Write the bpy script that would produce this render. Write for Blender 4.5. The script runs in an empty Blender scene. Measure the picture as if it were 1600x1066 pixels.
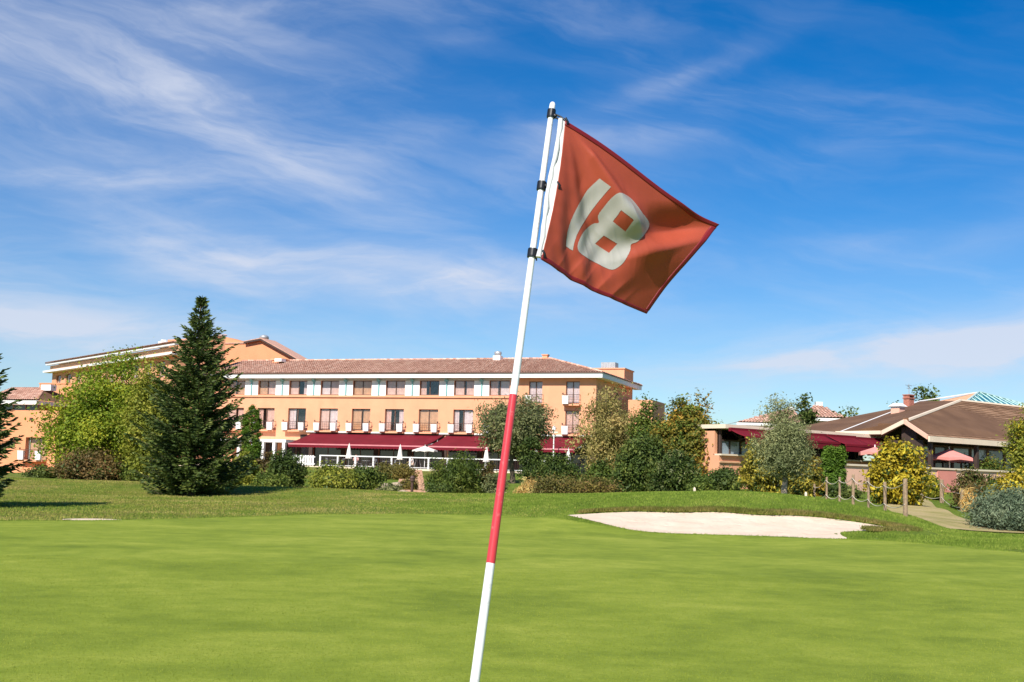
import bpy, bmesh, math, random
import numpy as np
from mathutils import Matrix, Vector
from mathutils.geometry import delaunay_2d_cdt

sc = bpy.context.scene
col = sc.collection

# ------------------------------------------------------------------ camera
FOC, CX, CY = 1800.0, 800.0, 533.0          # focal length and centre in pixels of the 1600 px wide photograph
EYE = np.array([0.0, 0.0, 1.25])
PITCH = math.atan(205.0 / FOC)
ROLL = math.radians(1.6)
_f = np.array([0, math.cos(PITCH), math.sin(PITCH)])
_u0 = np.array([0, -math.sin(PITCH), math.cos(PITCH)])
_r0 = np.array([1.0, 0, 0])
_r = _r0 * math.cos(ROLL) + _u0 * math.sin(ROLL)
_u = -_r0 * math.sin(ROLL) + _u0 * math.cos(ROLL)
cam_d = bpy.data.cameras.new('camera')
cam_d.sensor_width = 36.0
cam_d.lens = 36.0 * FOC / 1600.0
cam_d.clip_start = 0.05
cam_d.clip_end = 20000
cam = bpy.data.objects.new('camera', cam_d)
cam.matrix_world = Matrix(((_r[0], _u[0], -_f[0], EYE[0]), (_r[1], _u[1], -_f[1], EYE[1]),
                           (_r[2], _u[2], -_f[2], EYE[2]), (0, 0, 0, 1)))
col.objects.link(cam)
sc.camera = cam

# ------------------------------------------------------------------ exposure
sc.view_settings.view_transform = 'Standard'
sc.view_settings.look = 'None'
sc.view_settings.gamma = 1.0
sc.view_settings.exposure = 0.55
sc.view_settings.use_curve_mapping = False
sc.cycles.max_bounces = 6
sc.cycles.transparent_max_bounces = 8

# ------------------------------------------------------------------ sun
SUN_AZ, SUN_EL = math.radians(22), math.radians(41)      # behind the camera, to the left
sun_dir = Vector((-math.sin(SUN_AZ) * math.cos(SUN_EL), -math.cos(SUN_AZ) * math.cos(SUN_EL), math.sin(SUN_EL)))
sd = bpy.data.lights.new('sun', 'SUN')
sd.energy = 4.7
sd.angle = math.radians(0.5)
sd.color = (1.0, 0.95, 0.87)
sun = bpy.data.objects.new('sun', sd)
sun.rotation_euler = (-sun_dir).to_track_quat('-Z', 'Y').to_euler()
sun.location = (-30, -40, 60)
col.objects.link(sun)


def ray(x, y):
    return _f + _r * ((x - CX) / FOC) + _u * ((CY - y) / FOC)


def at(x, y, Y):
    """world point seen at a photograph pixel, Y metres in front of the camera"""
    d = ray(x, y)
    return EYE + d * (Y / d[1])


def atz(x, y, z):
    d = ray(x, y)
    return EYE + d * ((z - EYE[2]) / d[2])


def azel(x, y):
    d = ray(x, y)
    return math.atan2(d[0], d[1]), math.atan2(d[2], math.hypot(d[0], d[1]))


# ------------------------------------------------------------------ sky
def build_world():
    w = bpy.data.worlds.new('World')
    sc.world = w
    w.use_nodes = True
    nt = w.node_tree
    nt.nodes.clear()
    N, L = nt.nodes.new, nt.links.new

    def math_n(op, a, b=None, c=None):
        n = N('ShaderNodeMath')
        n.operation = op
        for i, v in enumerate((a, b, c)):
            if v is None:
                continue
            if isinstance(v, (int, float)):
                n.inputs[i].default_value = v
            else:
                L(v, n.inputs[i])
        return n.outputs[0]

    out = N('ShaderNodeOutputWorld')
    bg = N('ShaderNodeBackground')
    bg.inputs['Strength'].default_value = 0.088
    L(bg.outputs[0], out.inputs[0])
    sky = N('ShaderNodeTexSky')
    sky.sky_type = 'NISHITA'
    sky.sun_disc = False
    sky.sun_elevation = SUN_EL
    sky.sun_rotation = math.atan2(sun_dir.x, sun_dir.y)
    sky.altitude = 150
    sky.air_density = 1.0
    sky.dust_density = 0.25
    sky.ozone_density = 2.5
    hs = N('ShaderNodeHueSaturation')
    hs.inputs['Saturation'].default_value = SKY_SAT
    hs.inputs['Value'].default_value = SKY_VAL
    L(sky.outputs[0], hs.inputs['Color'])
    tint = N('ShaderNodeMix')
    tint.data_type = 'RGBA'
    tint.blend_type = 'MULTIPLY'
    tint.inputs[0].default_value = 1.0
    L(hs.outputs[0], tint.inputs[6])
    tint.inputs[7].default_value = SKY_TINT
    tc = N('ShaderNodeTexCoord')
    sep = N('ShaderNodeSeparateXYZ')
    L(tc.outputs['Generated'], sep.inputs[0])
    az = math_n('ARCTAN2', sep.outputs[0], sep.outputs[1])
    el = math_n('ARCSINE', sep.outputs[2])
    # warp so that the streaks fray
    wn = N('ShaderNodeTexNoise')
    wn.inputs['Scale'].default_value = 5.0
    wn.inputs['Detail'].default_value = 5
    cmb0 = N('ShaderNodeCombineXYZ')
    L(math_n('MULTIPLY', az, 1.0), cmb0.inputs[0])
    L(math_n('MULTIPLY', el, 2.6), cmb0.inputs[1])
    L(cmb0.outputs[0], wn.inputs['Vector'])
    wsep = N('ShaderNodeSeparateColor')
    L(wn.outputs['Color'], wsep.inputs[0])
    az2 = math_n('ADD', az, math_n('MULTIPLY', math_n('SUBTRACT', wsep.outputs[0], 0.5), 0.16))
    el2 = math_n('ADD', el, math_n('MULTIPLY', math_n('SUBTRACT', wsep.outputs[1], 0.5), 0.045))

    def noise(sx, sy, rot, scale, detail, rough, dist, off=0.0):
        cr, sr = math.cos(rot), math.sin(rot)
        a = math_n('ADD', math_n('MULTIPLY', az2, cr * sx), math_n('MULTIPLY', el2, sr * sx))
        b = math_n('ADD', math_n('MULTIPLY', az2, -sr * sy), math_n('MULTIPLY', el2, cr * sy))
        c = N('ShaderNodeCombineXYZ')
        L(a, c.inputs[0])
        L(b, c.inputs[1])
        c.inputs[2].default_value = off
        n = N('ShaderNodeTexNoise')
        n.inputs['Scale'].default_value = scale
        n.inputs['Detail'].default_value = detail
        n.inputs['Roughness'].default_value = rough
        n.inputs['Distortion'].default_value = dist
        L(c.outputs[0], n.inputs['Vector'])
        return n.outputs[0]

    def smooth(v, lo, hi, a=0.0, b=1.0):
        m = N('ShaderNodeMapRange')
        m.interpolation_type = 'SMOOTHSTEP'
        L(v, m.inputs[0])
        for i, q in enumerate((lo, hi, a, b)):
            m.inputs[i + 1].default_value = q
        return m.outputs[0]

    # fibres: fine streaks drawn out along the wind
    fib = smooth(noise(1.6, 9.0, -0.22, 3.0, 8, 0.6, 0.25), 0.36, 0.72)
    fib2 = smooth(noise(2.2, 12.0, 0.10, 2.6, 8, 0.62, 0.3, 7.0), 0.35, 0.72)
    broad = smooth(noise(1.5, 3.8, -0.1, 2.2, 4, 0.5, 0.1, 3.0), 0.42, 0.68)
    veil = math_n('ADD', math_n('MULTIPLY', broad, math_n('MULTIPLY_ADD', fib, 0.16, 0.03)), math_n('MULTIPLY', fib, 0.035))

    total = math_n('MULTIPLY', veil, 1.0)
    for (px, py, wx, wy, rot, k, f) in CLOUDS:
        a0, e0 = azel(px, py)
        su, sv = wx / FOC, wy / FOC
        cr, sr = math.cos(rot), math.sin(rot)
        da = math_n('SUBTRACT', az2, a0)
        de = math_n('SUBTRACT', el2, e0)
        u = math_n('ADD', math_n('MULTIPLY', da, cr / su), math_n('MULTIPLY', de, sr / su))
        v = math_n('ADD', math_n('MULTIPLY', da, -sr / sv), math_n('MULTIPLY', de, cr / sv))
        q = math_n('ADD', math_n('MULTIPLY', u, u), math_n('MULTIPLY', v, v))
        g = math_n('POWER', 2.71828, math_n('MULTIPLY', q, -1.0))
        tex = math_n('MULTIPLY_ADD', fib if f == 1 else fib2, 0.66, 0.36)
        total = math_n('ADD', total, math_n('MULTIPLY', math_n('MULTIPLY', g, k), tex))
    # haze of thin cloud towards the horizon, all the way round
    low = smooth(el, 0.0, 0.28, 0.22, 0.0)
    total = math_n('ADD', total, math_n('MULTIPLY', low, math_n('MULTIPLY_ADD', fib2, 0.35, 0.65)))
    total = math_n('MINIMUM', total, 0.85)
    mix = N('ShaderNodeMix')
    mix.data_type = 'RGBA'
    L(total, mix.inputs[0])
    L(tint.outputs[2], mix.inputs[6])
    mix.inputs[7].default_value = CLOUD_COL
    L(mix.outputs[2], bg.inputs['Color'])


SKY_SAT, SKY_VAL = 1.5, 0.92
SKY_TINT = (0.72, 0.87, 1.02, 1)
CLOUD_COL = (5.5, 5.85, 6.8, 1)
# place (photograph pixel), half length, half width, slant, strength, fibre pattern
CLOUDS = [(40, 90, 300, 120, 0.05, 0.46, 1), (200, 230, 560, 300, -0.1, 0.17, 2), (330, 5, 260, 30, 0.08, 0.34, 2), (420, 215, 260, 44, -0.42, 0.30, 1),
          (120, 258, 240, 24, 0.03, 0.42, 2), (560, 430, 340, 44, -0.06, 0.72, 2), (700, 445, 150, 30, 0.0, 0.22, 1),
          (60, 522, 280, 50, -0.02, 0.72, 2), (1430, 554, 340, 46, 0.10, 1.0, 2), (1580, 528, 190, 36, 0.12, 0.55, 1),
          (1180, 572, 120, 14, -0.08, 0.34, 2), (1325, 366, 80, 12, 0.0, 0.20, 2), (600, 320, 420, 120, -0.25, 0.16, 1),
          (980, 220, 140, 26, 0.15, 0.20, 1), (1060, 120, 160, 20, 0.40, 0.22, 1), (620, 550, 260, 26, 0.0, 0.22, 1),
          (250, 360, 330, 60, -0.1, 0.18, 1), (850, 240, 90, 40, 0.5, 0.16, 1), (1540, 370, 140, 18, 0.1, 0.12, 2)]
build_world()

# ================================================================== helpers
def tag(o, label, cat, group=None):
    o['label'] = label
    o['category'] = cat
    if group:
        o['group'] = group
    return o


def struct(o):
    o['kind'] = 'structure'
    return o


def stuff(o):
    o['kind'] = 'stuff'
    return o


def empty(name, loc=(0, 0, 0), rz=0.0):
    o = bpy.data.objects.new(name, None)
    o.empty_display_size = 0.3
    o.location = loc
    o.rotation_euler = (0, 0, rz)
    col.objects.link(o)
    return o


def ob(name, mesh, parent=None, loc=None, rot=None):
    o = bpy.data.objects.new(name, mesh)
    col.objects.link(o)
    if parent is not None:
        o.parent = parent
    if loc is not None:
        o.location = loc
    if rot is not None:
        o.rotation_euler = rot
    return o


class MB:
    """collects shapes; mesh() makes one mesh of them"""

    def __init__(s):
        s.v, s.f = [], []

    def add(s, vs, fs):
        b = len(s.v)
        s.v.extend([tuple(map(float, p)) for p in vs])
        s.f.extend([tuple(i + b for i in f) for f in fs])
        return s

    def box(s, x0, x1, y0, y1, z0, z1):
        return s.add([(x0, y0, z0), (x1, y0, z0), (x1, y1, z0), (x0, y1, z0), (x0, y0, z1), (x1, y0, z1), (x1, y1, z1), (x0, y1, z1)],
                     [(0, 3, 2, 1), (4, 5, 6, 7), (0, 1, 5, 4), (1, 2, 6, 5), (2, 3, 7, 6), (3, 0, 4, 7)])

    def quad(s, a, b, c, d):
        return s.add([a, b, c, d], [(0, 1, 2, 3)])

    def prism(s, bottom, top):
        n = len(bottom)
        return s.add(list(bottom) + list(top), [tuple(reversed(range(n))), tuple(range(n, 2 * n))] +
                     [(i, (i + 1) % n, n + (i + 1) % n, n + i) for i in range(n)])

    def slab(s, poly, t):
        """a polygon in space thickened by t downwards"""
        return s.prism([(p[0], p[1], p[2] - t) for p in poly], poly)

    def tube(s, pts, rad, n=8, cap=True):
        pts = [Vector(p) for p in pts]
        if not isinstance(rad, (list, tuple)):
            rad = [rad] * len(pts)
        ref = Vector((0.31, 0.77, 0.55))
        vs, fs = [], []
        for i, p in enumerate(pts):
            d = (pts[min(i + 1, len(pts) - 1)] - pts[max(i - 1, 0)]).normalized()
            a = d.cross(ref).normalized()
            b = d.cross(a)
            for k in range(n):
                t = 2 * math.pi * k / n
                vs.append(p + (a * math.cos(t) + b * math.sin(t)) * rad[i])
        for i in range(len(pts) - 1):
            for k in range(n):
                fs.append((i * n + k, i * n + (k + 1) % n, (i + 1) * n + (k + 1) % n, (i + 1) * n + k))
        if cap:
            b = len(vs)
            vs = vs + vs[:n] + vs[(len(pts) - 1) * n:len(pts) * n]      # caps on their own vertices, so that smooth sides stay true
            fs.append(tuple(reversed(range(b, b + n))))
            fs.append(tuple(range(b + n, b + 2 * n)))
        return s.add(vs, fs)

    def lathe(s, prof, n=12, c=(0, 0, 0)):
        vs, fs = [], []
        for (r, z) in prof:
            for k in range(n):
                t = 2 * math.pi * k / n
                vs.append((c[0] + r * math.cos(t), c[1] + r * math.sin(t), c[2] + z))
        m = len(prof)
        for i in range(m - 1):
            for k in range(n):
                fs.append((i * n + k, i * n + (k + 1) % n, (i + 1) * n + (k + 1) % n, (i + 1) * n + k))
        fs.append(tuple(reversed(range(n))))
        fs.append(tuple(range((m - 1) * n, m * n)))
        return s.add(vs, fs)

    def mesh(s, name, mat, smooth=False):
        me = bpy.data.meshes.new(name)
        me.from_pydata(s.v, [], s.f)
        me.validate()
        bm = bmesh.new()
        bm.from_mesh(me)
        bmesh.ops.recalc_face_normals(bm, faces=bm.faces)
        bm.to_mesh(me)
        bm.free()
        me.materials.append(mat)
        if smooth:
            me.polygons.foreach_set('use_smooth', [True] * len(me.polygons))
        return me

    def obj(s, name, mat, parent=None, smooth=False, loc=None, rot=None):
        return ob(name, s.mesh(name, mat, smooth), parent, loc, rot)


def quads_mesh(name, V, mat, rnd=None, smooth=False):
    """V: (n,4,3) array of loose quads, quickly"""
    n = len(V)
    me = bpy.data.meshes.new(name)
    me.vertices.add(n * 4)
    me.vertices.foreach_set('co', V.reshape(-1).astype(np.float32))
    me.loops.add(n * 4)
    me.loops.foreach_set('vertex_index', np.arange(n * 4, dtype=np.int32))
    me.polygons.add(n)
    me.polygons.foreach_set('loop_start', np.arange(0, n * 4, 4, dtype=np.int32))
    me.update(calc_edges=True)
    if rnd is not None:
        a = me.attributes.new('rnd', 'FLOAT', 'POINT')
        a.data.foreach_set('value', np.repeat(rnd, 4).astype(np.float32))
    me.materials.append(mat)
    return me


def grid_mesh(name, P, mat, smooth=True, rnd=None):
    """P: (a,b,3) grid of points"""
    a, b = P.shape[:2]
    idx = np.arange(a * b).reshape(a, b)
    f = np.stack([idx[:-1, :-1], idx[:-1, 1:], idx[1:, 1:], idx[1:, :-1]], -1).reshape(-1, 4)
    me = bpy.data.meshes.new(name)
    me.vertices.add(a * b)
    me.vertices.foreach_set('co', P.reshape(-1).astype(np.float32))
    me.loops.add(len(f) * 4)
    me.loops.foreach_set('vertex_index', f.reshape(-1).astype(np.int32))
    me.polygons.add(len(f))
    me.polygons.foreach_set('loop_start', np.arange(0, len(f) * 4, 4, dtype=np.int32))
    me.update(calc_edges=True)
    me.polygons.foreach_set('use_smooth', np.ones(len(f), dtype=bool) if smooth else np.zeros(len(f), dtype=bool))
    me.materials.append(mat)
    return me


# ================================================================== materials
class NT:
    def __init__(s, name):
        s.m = bpy.data.materials.new(name)
        s.m.use_nodes = True
        s.t = s.m.node_tree
        s.t.nodes.clear()
        s.out = s.n('ShaderNodeOutputMaterial')

    def n(s, k, **kw):
        x = s.t.nodes.new(k)
        for a, b in kw.items():
            setattr(x, a, b)
        return x

    def l(s, a, b):
        s.t.links.new(a, b)

    def noise(s, vec, scale, detail=4, rough=0.55, dist=0.0):
        x = s.n('ShaderNodeTexNoise')
        x.inputs['Scale'].default_value = scale
        x.inputs['Detail'].default_value = detail
        x.inputs['Roughness'].default_value = rough
        x.inputs['Distortion'].default_value = dist
        if vec is not None:
            s.l(vec, x.inputs['Vector'])
        return x.outputs[0]

    def coord(s, scale=(1, 1, 1), rot=(0, 0, 0), which='Object'):
        t = s.n('ShaderNodeTexCoord')
        m = s.n('ShaderNodeMapping')
        m.inputs['Scale'].default_value = scale
        m.inputs['Rotation'].default_value = rot
        s.l(t.outputs[which], m.inputs[0])
        return m.outputs[0]

    def world(s, scale=(1, 1, 1), rot=(0, 0, 0)):
        t = s.n('ShaderNodeNewGeometry')
        m = s.n('ShaderNodeMapping')
        m.inputs['Scale'].default_value = scale
        m.inputs['Rotation'].default_value = rot
        s.l(t.outputs['Position'], m.inputs[0])
        return m.outputs[0]

    def ramp(s, fac, stops, interp='LINEAR'):
        r = s.n('ShaderNodeValToRGB')
        r.color_ramp.interpolation = interp
        e = r.color_ramp.elements
        while len(e) < len(stops):
            e.new(0.5)
        for q, (p, c) in zip(e, stops):
            q.position = p
            q.color = (c[0], c[1], c[2], 1)
        s.l(fac, r.inputs[0])
        return r.outputs[0]

    def mix(s, fac, a, b, blend='MIX'):
        x = s.n('ShaderNodeMix', data_type='RGBA', blend_type=blend)
        for i, v in ((0, fac), (6, a), (7, b)):
            if isinstance(v, (int, float)):
                x.inputs[i].default_value = v
            elif isinstance(v, tuple):
                x.inputs[i].default_value = (v[0], v[1], v[2], 1)
            else:
                s.l(v, x.inputs[i])
        return x.outputs[2]

    def mr(s, v, lo, hi, a=0.0, b=1.0):
        x = s.n('ShaderNodeMapRange')
        s.l(v, x.inputs[0])
        for i, q in enumerate((lo, hi, a, b)):
            x.inputs[i + 1].default_value = q
        return x.outputs[0]

    def math(s, op, a, b):
        x = s.n('ShaderNodeMath', operation=op)
        for i, v in enumerate((a, b)):
            if isinstance(v, (int, float)):
                x.inputs[i].default_value = v
            else:
                s.l(v, x.inputs[i])
        return x.outputs[0]

    def bump(s, h, strength, dist):
        b = s.n('ShaderNodeBump')
        b.inputs['Strength'].default_value = strength
        b.inputs['Distance'].default_value = dist
        s.l(h, b.inputs['Height'])
        return b.outputs[0]

    def bsdf(s, color, rough=0.8, spec=0.3, normal=None, metal=0.0):
        b = s.n('ShaderNodeBsdfPrincipled')
        if isinstance(color, tuple):
            b.inputs['Base Color'].default_value = (color[0], color[1], color[2], 1)
        else:
            s.l(color, b.inputs['Base Color'])
        b.inputs['Roughness'].default_value = rough
        b.inputs['Specular IOR Level'].default_value = spec
        b.inputs['Metallic'].default_value = metal
        if normal is not None:
            s.l(normal, b.inputs['Normal'])
        return b.outputs[0]

    def done(s, sh):
        s.l(sh, s.out.inputs[0])
        return s.m


def plain(name, c, rough=0.75, var=0.12, scale=3.0, bump=0.0, bscale=40.0, spec=0.3, metal=0.0, grime=0.0):
    t = NT(name)
    v = t.coord()
    a = tuple(x * (1 - var) for x in c)
    b = tuple(min(1, x * (1 + var)) for x in c)
    cc = t.ramp(t.noise(v, scale, 6), [(0.3, a), (0.7, b)])
    if grime:
        g = t.noise(t.coord((1, 1, 0.25)), 1.1, 6, 0.65)
        cc = t.mix(t.mr(g, 0.5, 0.75, 0, grime), cc, tuple(x * 0.55 for x in c))
    nm = t.bump(t.noise(v, bscale, 4), bump, 0.02) if bump else None
    return t.done(t.bsdf(cc, rough, spec, nm, metal))


def by_piece(name, stops, rough=0.85, scale=6.0, amt=0.35, trans=0.0, spec=0.25, patch=0.0):
    """colour picked per piece (attribute rnd), broken up by noise"""
    t = NT(name)
    at_ = t.n('ShaderNodeAttribute', attribute_name='rnd')
    nz = t.noise(t.coord(), scale, 3)
    f = t.math('ADD', t.math('MULTIPLY', at_.outputs['Fac'], 1.0 - amt), t.math('MULTIPLY', nz, amt))
    if patch:
        p = t.noise(t.coord(), patch, 2)
        f = t.math('ADD', t.math('MULTIPLY', f, 0.62), t.math('MULTIPLY', t.mr(p, 0.32, 0.68), 0.38))
    c = t.ramp(f, stops)
    b = t.bsdf(c, rough, spec)
    if trans:
        tr = t.n('ShaderNodeBsdfTranslucent')
        t.l(c, tr.inputs['Color'])
        mx = t.n('ShaderNodeMixShader')
        mx.inputs[0].default_value = trans
        t.l(b, mx.inputs[1])
        t.l(tr.outputs[0], mx.inputs[2])
        b = mx.outputs[0]
    return t.done(b)


def glass(name, tint=(0.03, 0.04, 0.05), see=0.96):
    t = NT(name)
    g = t.n('ShaderNodeBsdfGlossy')
    g.inputs['Roughness'].default_value = 0.03
    g.inputs['Color'].default_value = (0.9, 0.95, 1, 1)
    tr = t.n('ShaderNodeBsdfTransparent')
    tr.inputs['Color'].default_value = (0.97, 0.98, 0.98, 1)
    d = t.bsdf(tint, 0.2, 0.5)
    m0 = t.n('ShaderNodeMixShader')
    m0.inputs[0].default_value = see
    t.l(d, m0.inputs[1])
    t.l(tr.outputs[0], m0.inputs[2])
    fr = t.n('ShaderNodeLayerWeight')
    fr.inputs['Blend'].default_value = 0.5
    m1 = t.n('ShaderNodeMixShader')
    t.l(t.math('ADD', t.math('MULTIPLY', t.math('POWER', fr.outputs['Facing'], 4.0), 0.7), 0.045), m1.inputs[0])
    t.l(m0.outputs[0], m1.inputs[1])
    t.l(g.outputs[0], m1.inputs[2])
    return t.done(m1.outputs[0])


def leafmat(name, c0, c1, c2, trans=0.3, patch=0.9, rough=0.6, k=1.8):
    c0, c1, c2 = [(min(0.8, c[0] * k * 1.2), min(0.8, c[1] * k), c[2] * k * 0.7) for c in (c0, c1, c2)]
    return by_piece(name, [(0.08, c0), (0.5, c1), (0.92, c2)], rough, 2.0, 0.25, trans, 0.25, patch)


MT = {}
MT['wall'] = plain('peach_render', (0.73, 0.355, 0.205), 0.9, 0.07, 0.6, 0.25, 30, 0.15, 0, 0.22)
MT['wall_deep'] = plain('orange_render', (0.72, 0.315, 0.16), 0.9, 0.07, 0.6, 0.25, 30, 0.15, 0, 0.12)
MT['pink_wall'] = plain('pink_render', (0.76, 0.45, 0.33), 0.9, 0.07, 0.7, 0.25, 30, 0.15, 0, 0.2)
MT['rose'] = plain('rose_render', (0.66, 0.25, 0.20), 0.9, 0.06, 0.8, 0.2, 30, 0.15, 0, 0.1)
MT['white'] = plain('white_paint', (0.80, 0.79, 0.76), 0.55, 0.04, 2.0, 0, 40, 0.3, 0, 0.08)
MT['cream'] = plain('cream_paint', (0.74, 0.60, 0.45), 0.7, 0.06, 1.0, 0, 40, 0.2, 0, 0.12)
MT['teal'] = plain('teal_paint', (0.25, 0.48, 0.47), 0.5, 0.08, 3.0)
MT['curtain'] = plain('rose_curtain', (0.76, 0.50, 0.42), 0.9, 0.14, 2.5)
MT['shutter'] = plain('brown_shutter', (0.66, 0.37, 0.21), 0.8, 0.15, 2.5)
MT['lilac'] = plain('pale_lilac_curtain', (0.76, 0.60, 0.58), 0.9, 0.15, 2.5)
MT['frame'] = plain('brown_window_frame', (0.16, 0.085, 0.06), 0.5, 0.1)
MT['iron'] = plain('dark_iron', (0.09, 0.05, 0.04), 0.5, 0.1)
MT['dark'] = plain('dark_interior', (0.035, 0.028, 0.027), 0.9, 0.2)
MT['dusk'] = plain('dark_timber_and_shade', (0.06, 0.038, 0.03), 0.7, 0.2)  # timber, and the added panels that stand in for awning shade
MT['pane'] = glass('window_glass')
MT['darkpane'] = glass('dark_glass', (0.010, 0.010, 0.012), 0.1)
MT['greenpane'] = glass('green_roof_glass', (0.06, 0.26, 0.23), 0.0)
MT['skypane'] = glass('bright_glass', (0.26, 0.32, 0.38), 0.1)
MT['teal_light'] = plain('pale_teal_metal', (0.45, 0.62, 0.60), 0.5, 0.1)
MT['tile'] = by_piece('terracotta_tile', [(0.05, (0.20, 0.09, 0.06)), (0.25, (0.48, 0.245, 0.17)), (0.6, (0.66, 0.385, 0.28)), (0.97, (0.80, 0.57, 0.43))], 0.9, 1.2, 0.3)
MT['terracotta'] = plain('terracotta_slab', (0.58, 0.33, 0.24), 0.9, 0.25, 6.0, 0.3, 20)
MT['flat_tile'] = by_piece('brown_flat_tile', [(0.05, (0.09, 0.045, 0.024)), (0.5, (0.235, 0.128, 0.070)), (0.95, (0.42, 0.25, 0.15))], 0.95, 0.6, 0.45)
MT['burgundy'] = plain('burgundy_canvas', (0.155, 0.010, 0.019), 0.85, 0.14, 0.7, 0.1, 60, 0.15)
MT['valance'] = plain('pale_burgundy_edge', (0.55, 0.20, 0.21), 0.8, 0.1, 2.0)
MT['canvas'] = plain('white_canvas', (0.78, 0.74, 0.66), 0.9, 0.06, 3.0)
MT['salmon'] = plain('salmon_canvas', (0.68, 0.26, 0.22), 0.9, 0.08, 2.0)
MT['steel'] = plain('grey_metal', (0.42, 0.43, 0.44), 0.45, 0.1, 3.0, 0, 40, 0.5, 0.4)
MT['steel_pale'] = plain('pale_grey_paint', (0.55, 0.53, 0.52), 0.7, 0.08)
MT['brick'] = plain('red_brick', (0.42, 0.16, 0.11), 0.9, 0.25, 8.0, 0.3, 60)
MT['post'] = plain('weathered_post_wood', (0.30, 0.21, 0.13), 0.9, 0.3, 14.0, 0.4, 60)
MT['rope'] = plain('pale_rope', (0.58, 0.52, 0.42), 0.9, 0.15, 20.0)
MT['bark'] = plain('grey_brown_bark', (0.13, 0.095, 0.065), 0.95, 0.35, 12.0, 0.6, 30)
MT['pale_bark'] = plain('pale_bark', (0.34, 0.27, 0.20), 0.95, 0.35, 14.0, 0.6, 30)
MT['rock'] = plain('sandy_rock', (0.42, 0.33, 0.23), 0.95, 0.25, 3.0, 0.5, 14)
MT['step'] = plain('rosy_brick_paving', (0.46, 0.28, 0.18), 0.9, 0.2, 5.0, 0.2, 30)
MT['deck'] = plain('terrace_paving', (0.45, 0.36, 0.28), 0.9, 0.15, 2.0)
MT['skin'] = plain('skin', (0.60, 0.34, 0.24), 0.6, 0.05)
MT['shirt_w'] = plain('white_cloth', (0.78, 0.74, 0.72), 0.9, 0.05)
MT['shirt_p'] = plain('pink_cloth', (0.72, 0.40, 0.38), 0.9, 0.05)
MT['hair'] = plain('brown_hair', (0.05, 0.03, 0.02), 0.6, 0.2)
MT['chair'] = plain('grey_woven_chair', (0.13, 0.125, 0.13), 0.6, 0.2, 20)
MT['black'] = plain('black_plastic', (0.012, 0.013, 0.016), 0.4, 0.1)

LF = {}
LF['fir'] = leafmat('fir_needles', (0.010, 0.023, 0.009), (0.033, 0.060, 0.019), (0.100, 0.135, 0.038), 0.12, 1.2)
LF['yellowgreen'] = leafmat('yellow_green_leaves', (0.036, 0.078, 0.010), (0.105, 0.168, 0.018), (0.275, 0.295, 0.036), 0.38, 0.7)
LF['dark'] = leafmat('dark_green_leaves', (0.010, 0.024, 0.008), (0.030, 0.056, 0.015), (0.085, 0.112, 0.032), 0.22)
LF['mid'] = leafmat('mid_green_leaves', (0.016, 0.038, 0.010), (0.053, 0.090, 0.020), (0.135, 0.165, 0.042), 0.28)
LF['lime'] = leafmat('light_green_leaves', (0.045, 0.075, 0.014), (0.11, 0.145, 0.024), (0.22, 0.23, 0.05), 0.3)
LF['olive'] = leafmat('silver_olive_leaves', (0.040, 0.062, 0.032), (0.095, 0.125, 0.070), (0.21, 0.245, 0.155), 0.22, 1.0)
LF['greygreen'] = leafmat('grey_green_leaves', (0.028, 0.045, 0.022), (0.07, 0.092, 0.048), (0.16, 0.18, 0.105), 0.22, 1.0)
LF['birch'] = leafmat('pale_birch_leaves', (0.06, 0.075, 0.028), (0.145, 0.15, 0.065), (0.34, 0.29, 0.16), 0.35, 0.8)
LF['yellow'] = leafmat('yellow_leaves', (0.055, 0.078, 0.010), (0.25, 0.225, 0.025), (0.50, 0.39, 0.055), 0.35, 1.6)
LF['varieg'] = leafmat('variegated_leaves', (0.026, 0.045, 0.012), (0.16, 0.155, 0.028), (0.44, 0.37, 0.075), 0.28, 2.0)
LF['red'] = leafmat('reddish_leaves', (0.028, 0.036, 0.014), (0.075, 0.062, 0.028), (0.145, 0.088, 0.045), 0.25, 0.9)
LF['autumn'] = leafmat('autumn_leaves', (0.035, 0.055, 0.012), (0.10, 0.105, 0.022), (0.33, 0.19, 0.035), 0.3, 0.55)
LF['juniper'] = leafmat('blue_juniper_needles', (0.022, 0.040, 0.030), (0.060, 0.098, 0.078), (0.15, 0.20, 0.165), 0.12, 1.6)
LF['cypress'] = leafmat('cypress_green', (0.022, 0.058, 0.008), (0.050, 0.105, 0.014), (0.10, 0.17, 0.028), 0.18, 1.0)
LF['hedge'] = leafmat('olive_hedge_leaves', (0.030, 0.038, 0.013), (0.072, 0.076, 0.024), (0.14, 0.122, 0.042), 0.25, 0.8)
LF['straw'] = leafmat('dry_stalks', (0.16, 0.12, 0.05), (0.34, 0.27, 0.13), (0.52, 0.44, 0.25), 0.25, 1.0)

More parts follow.
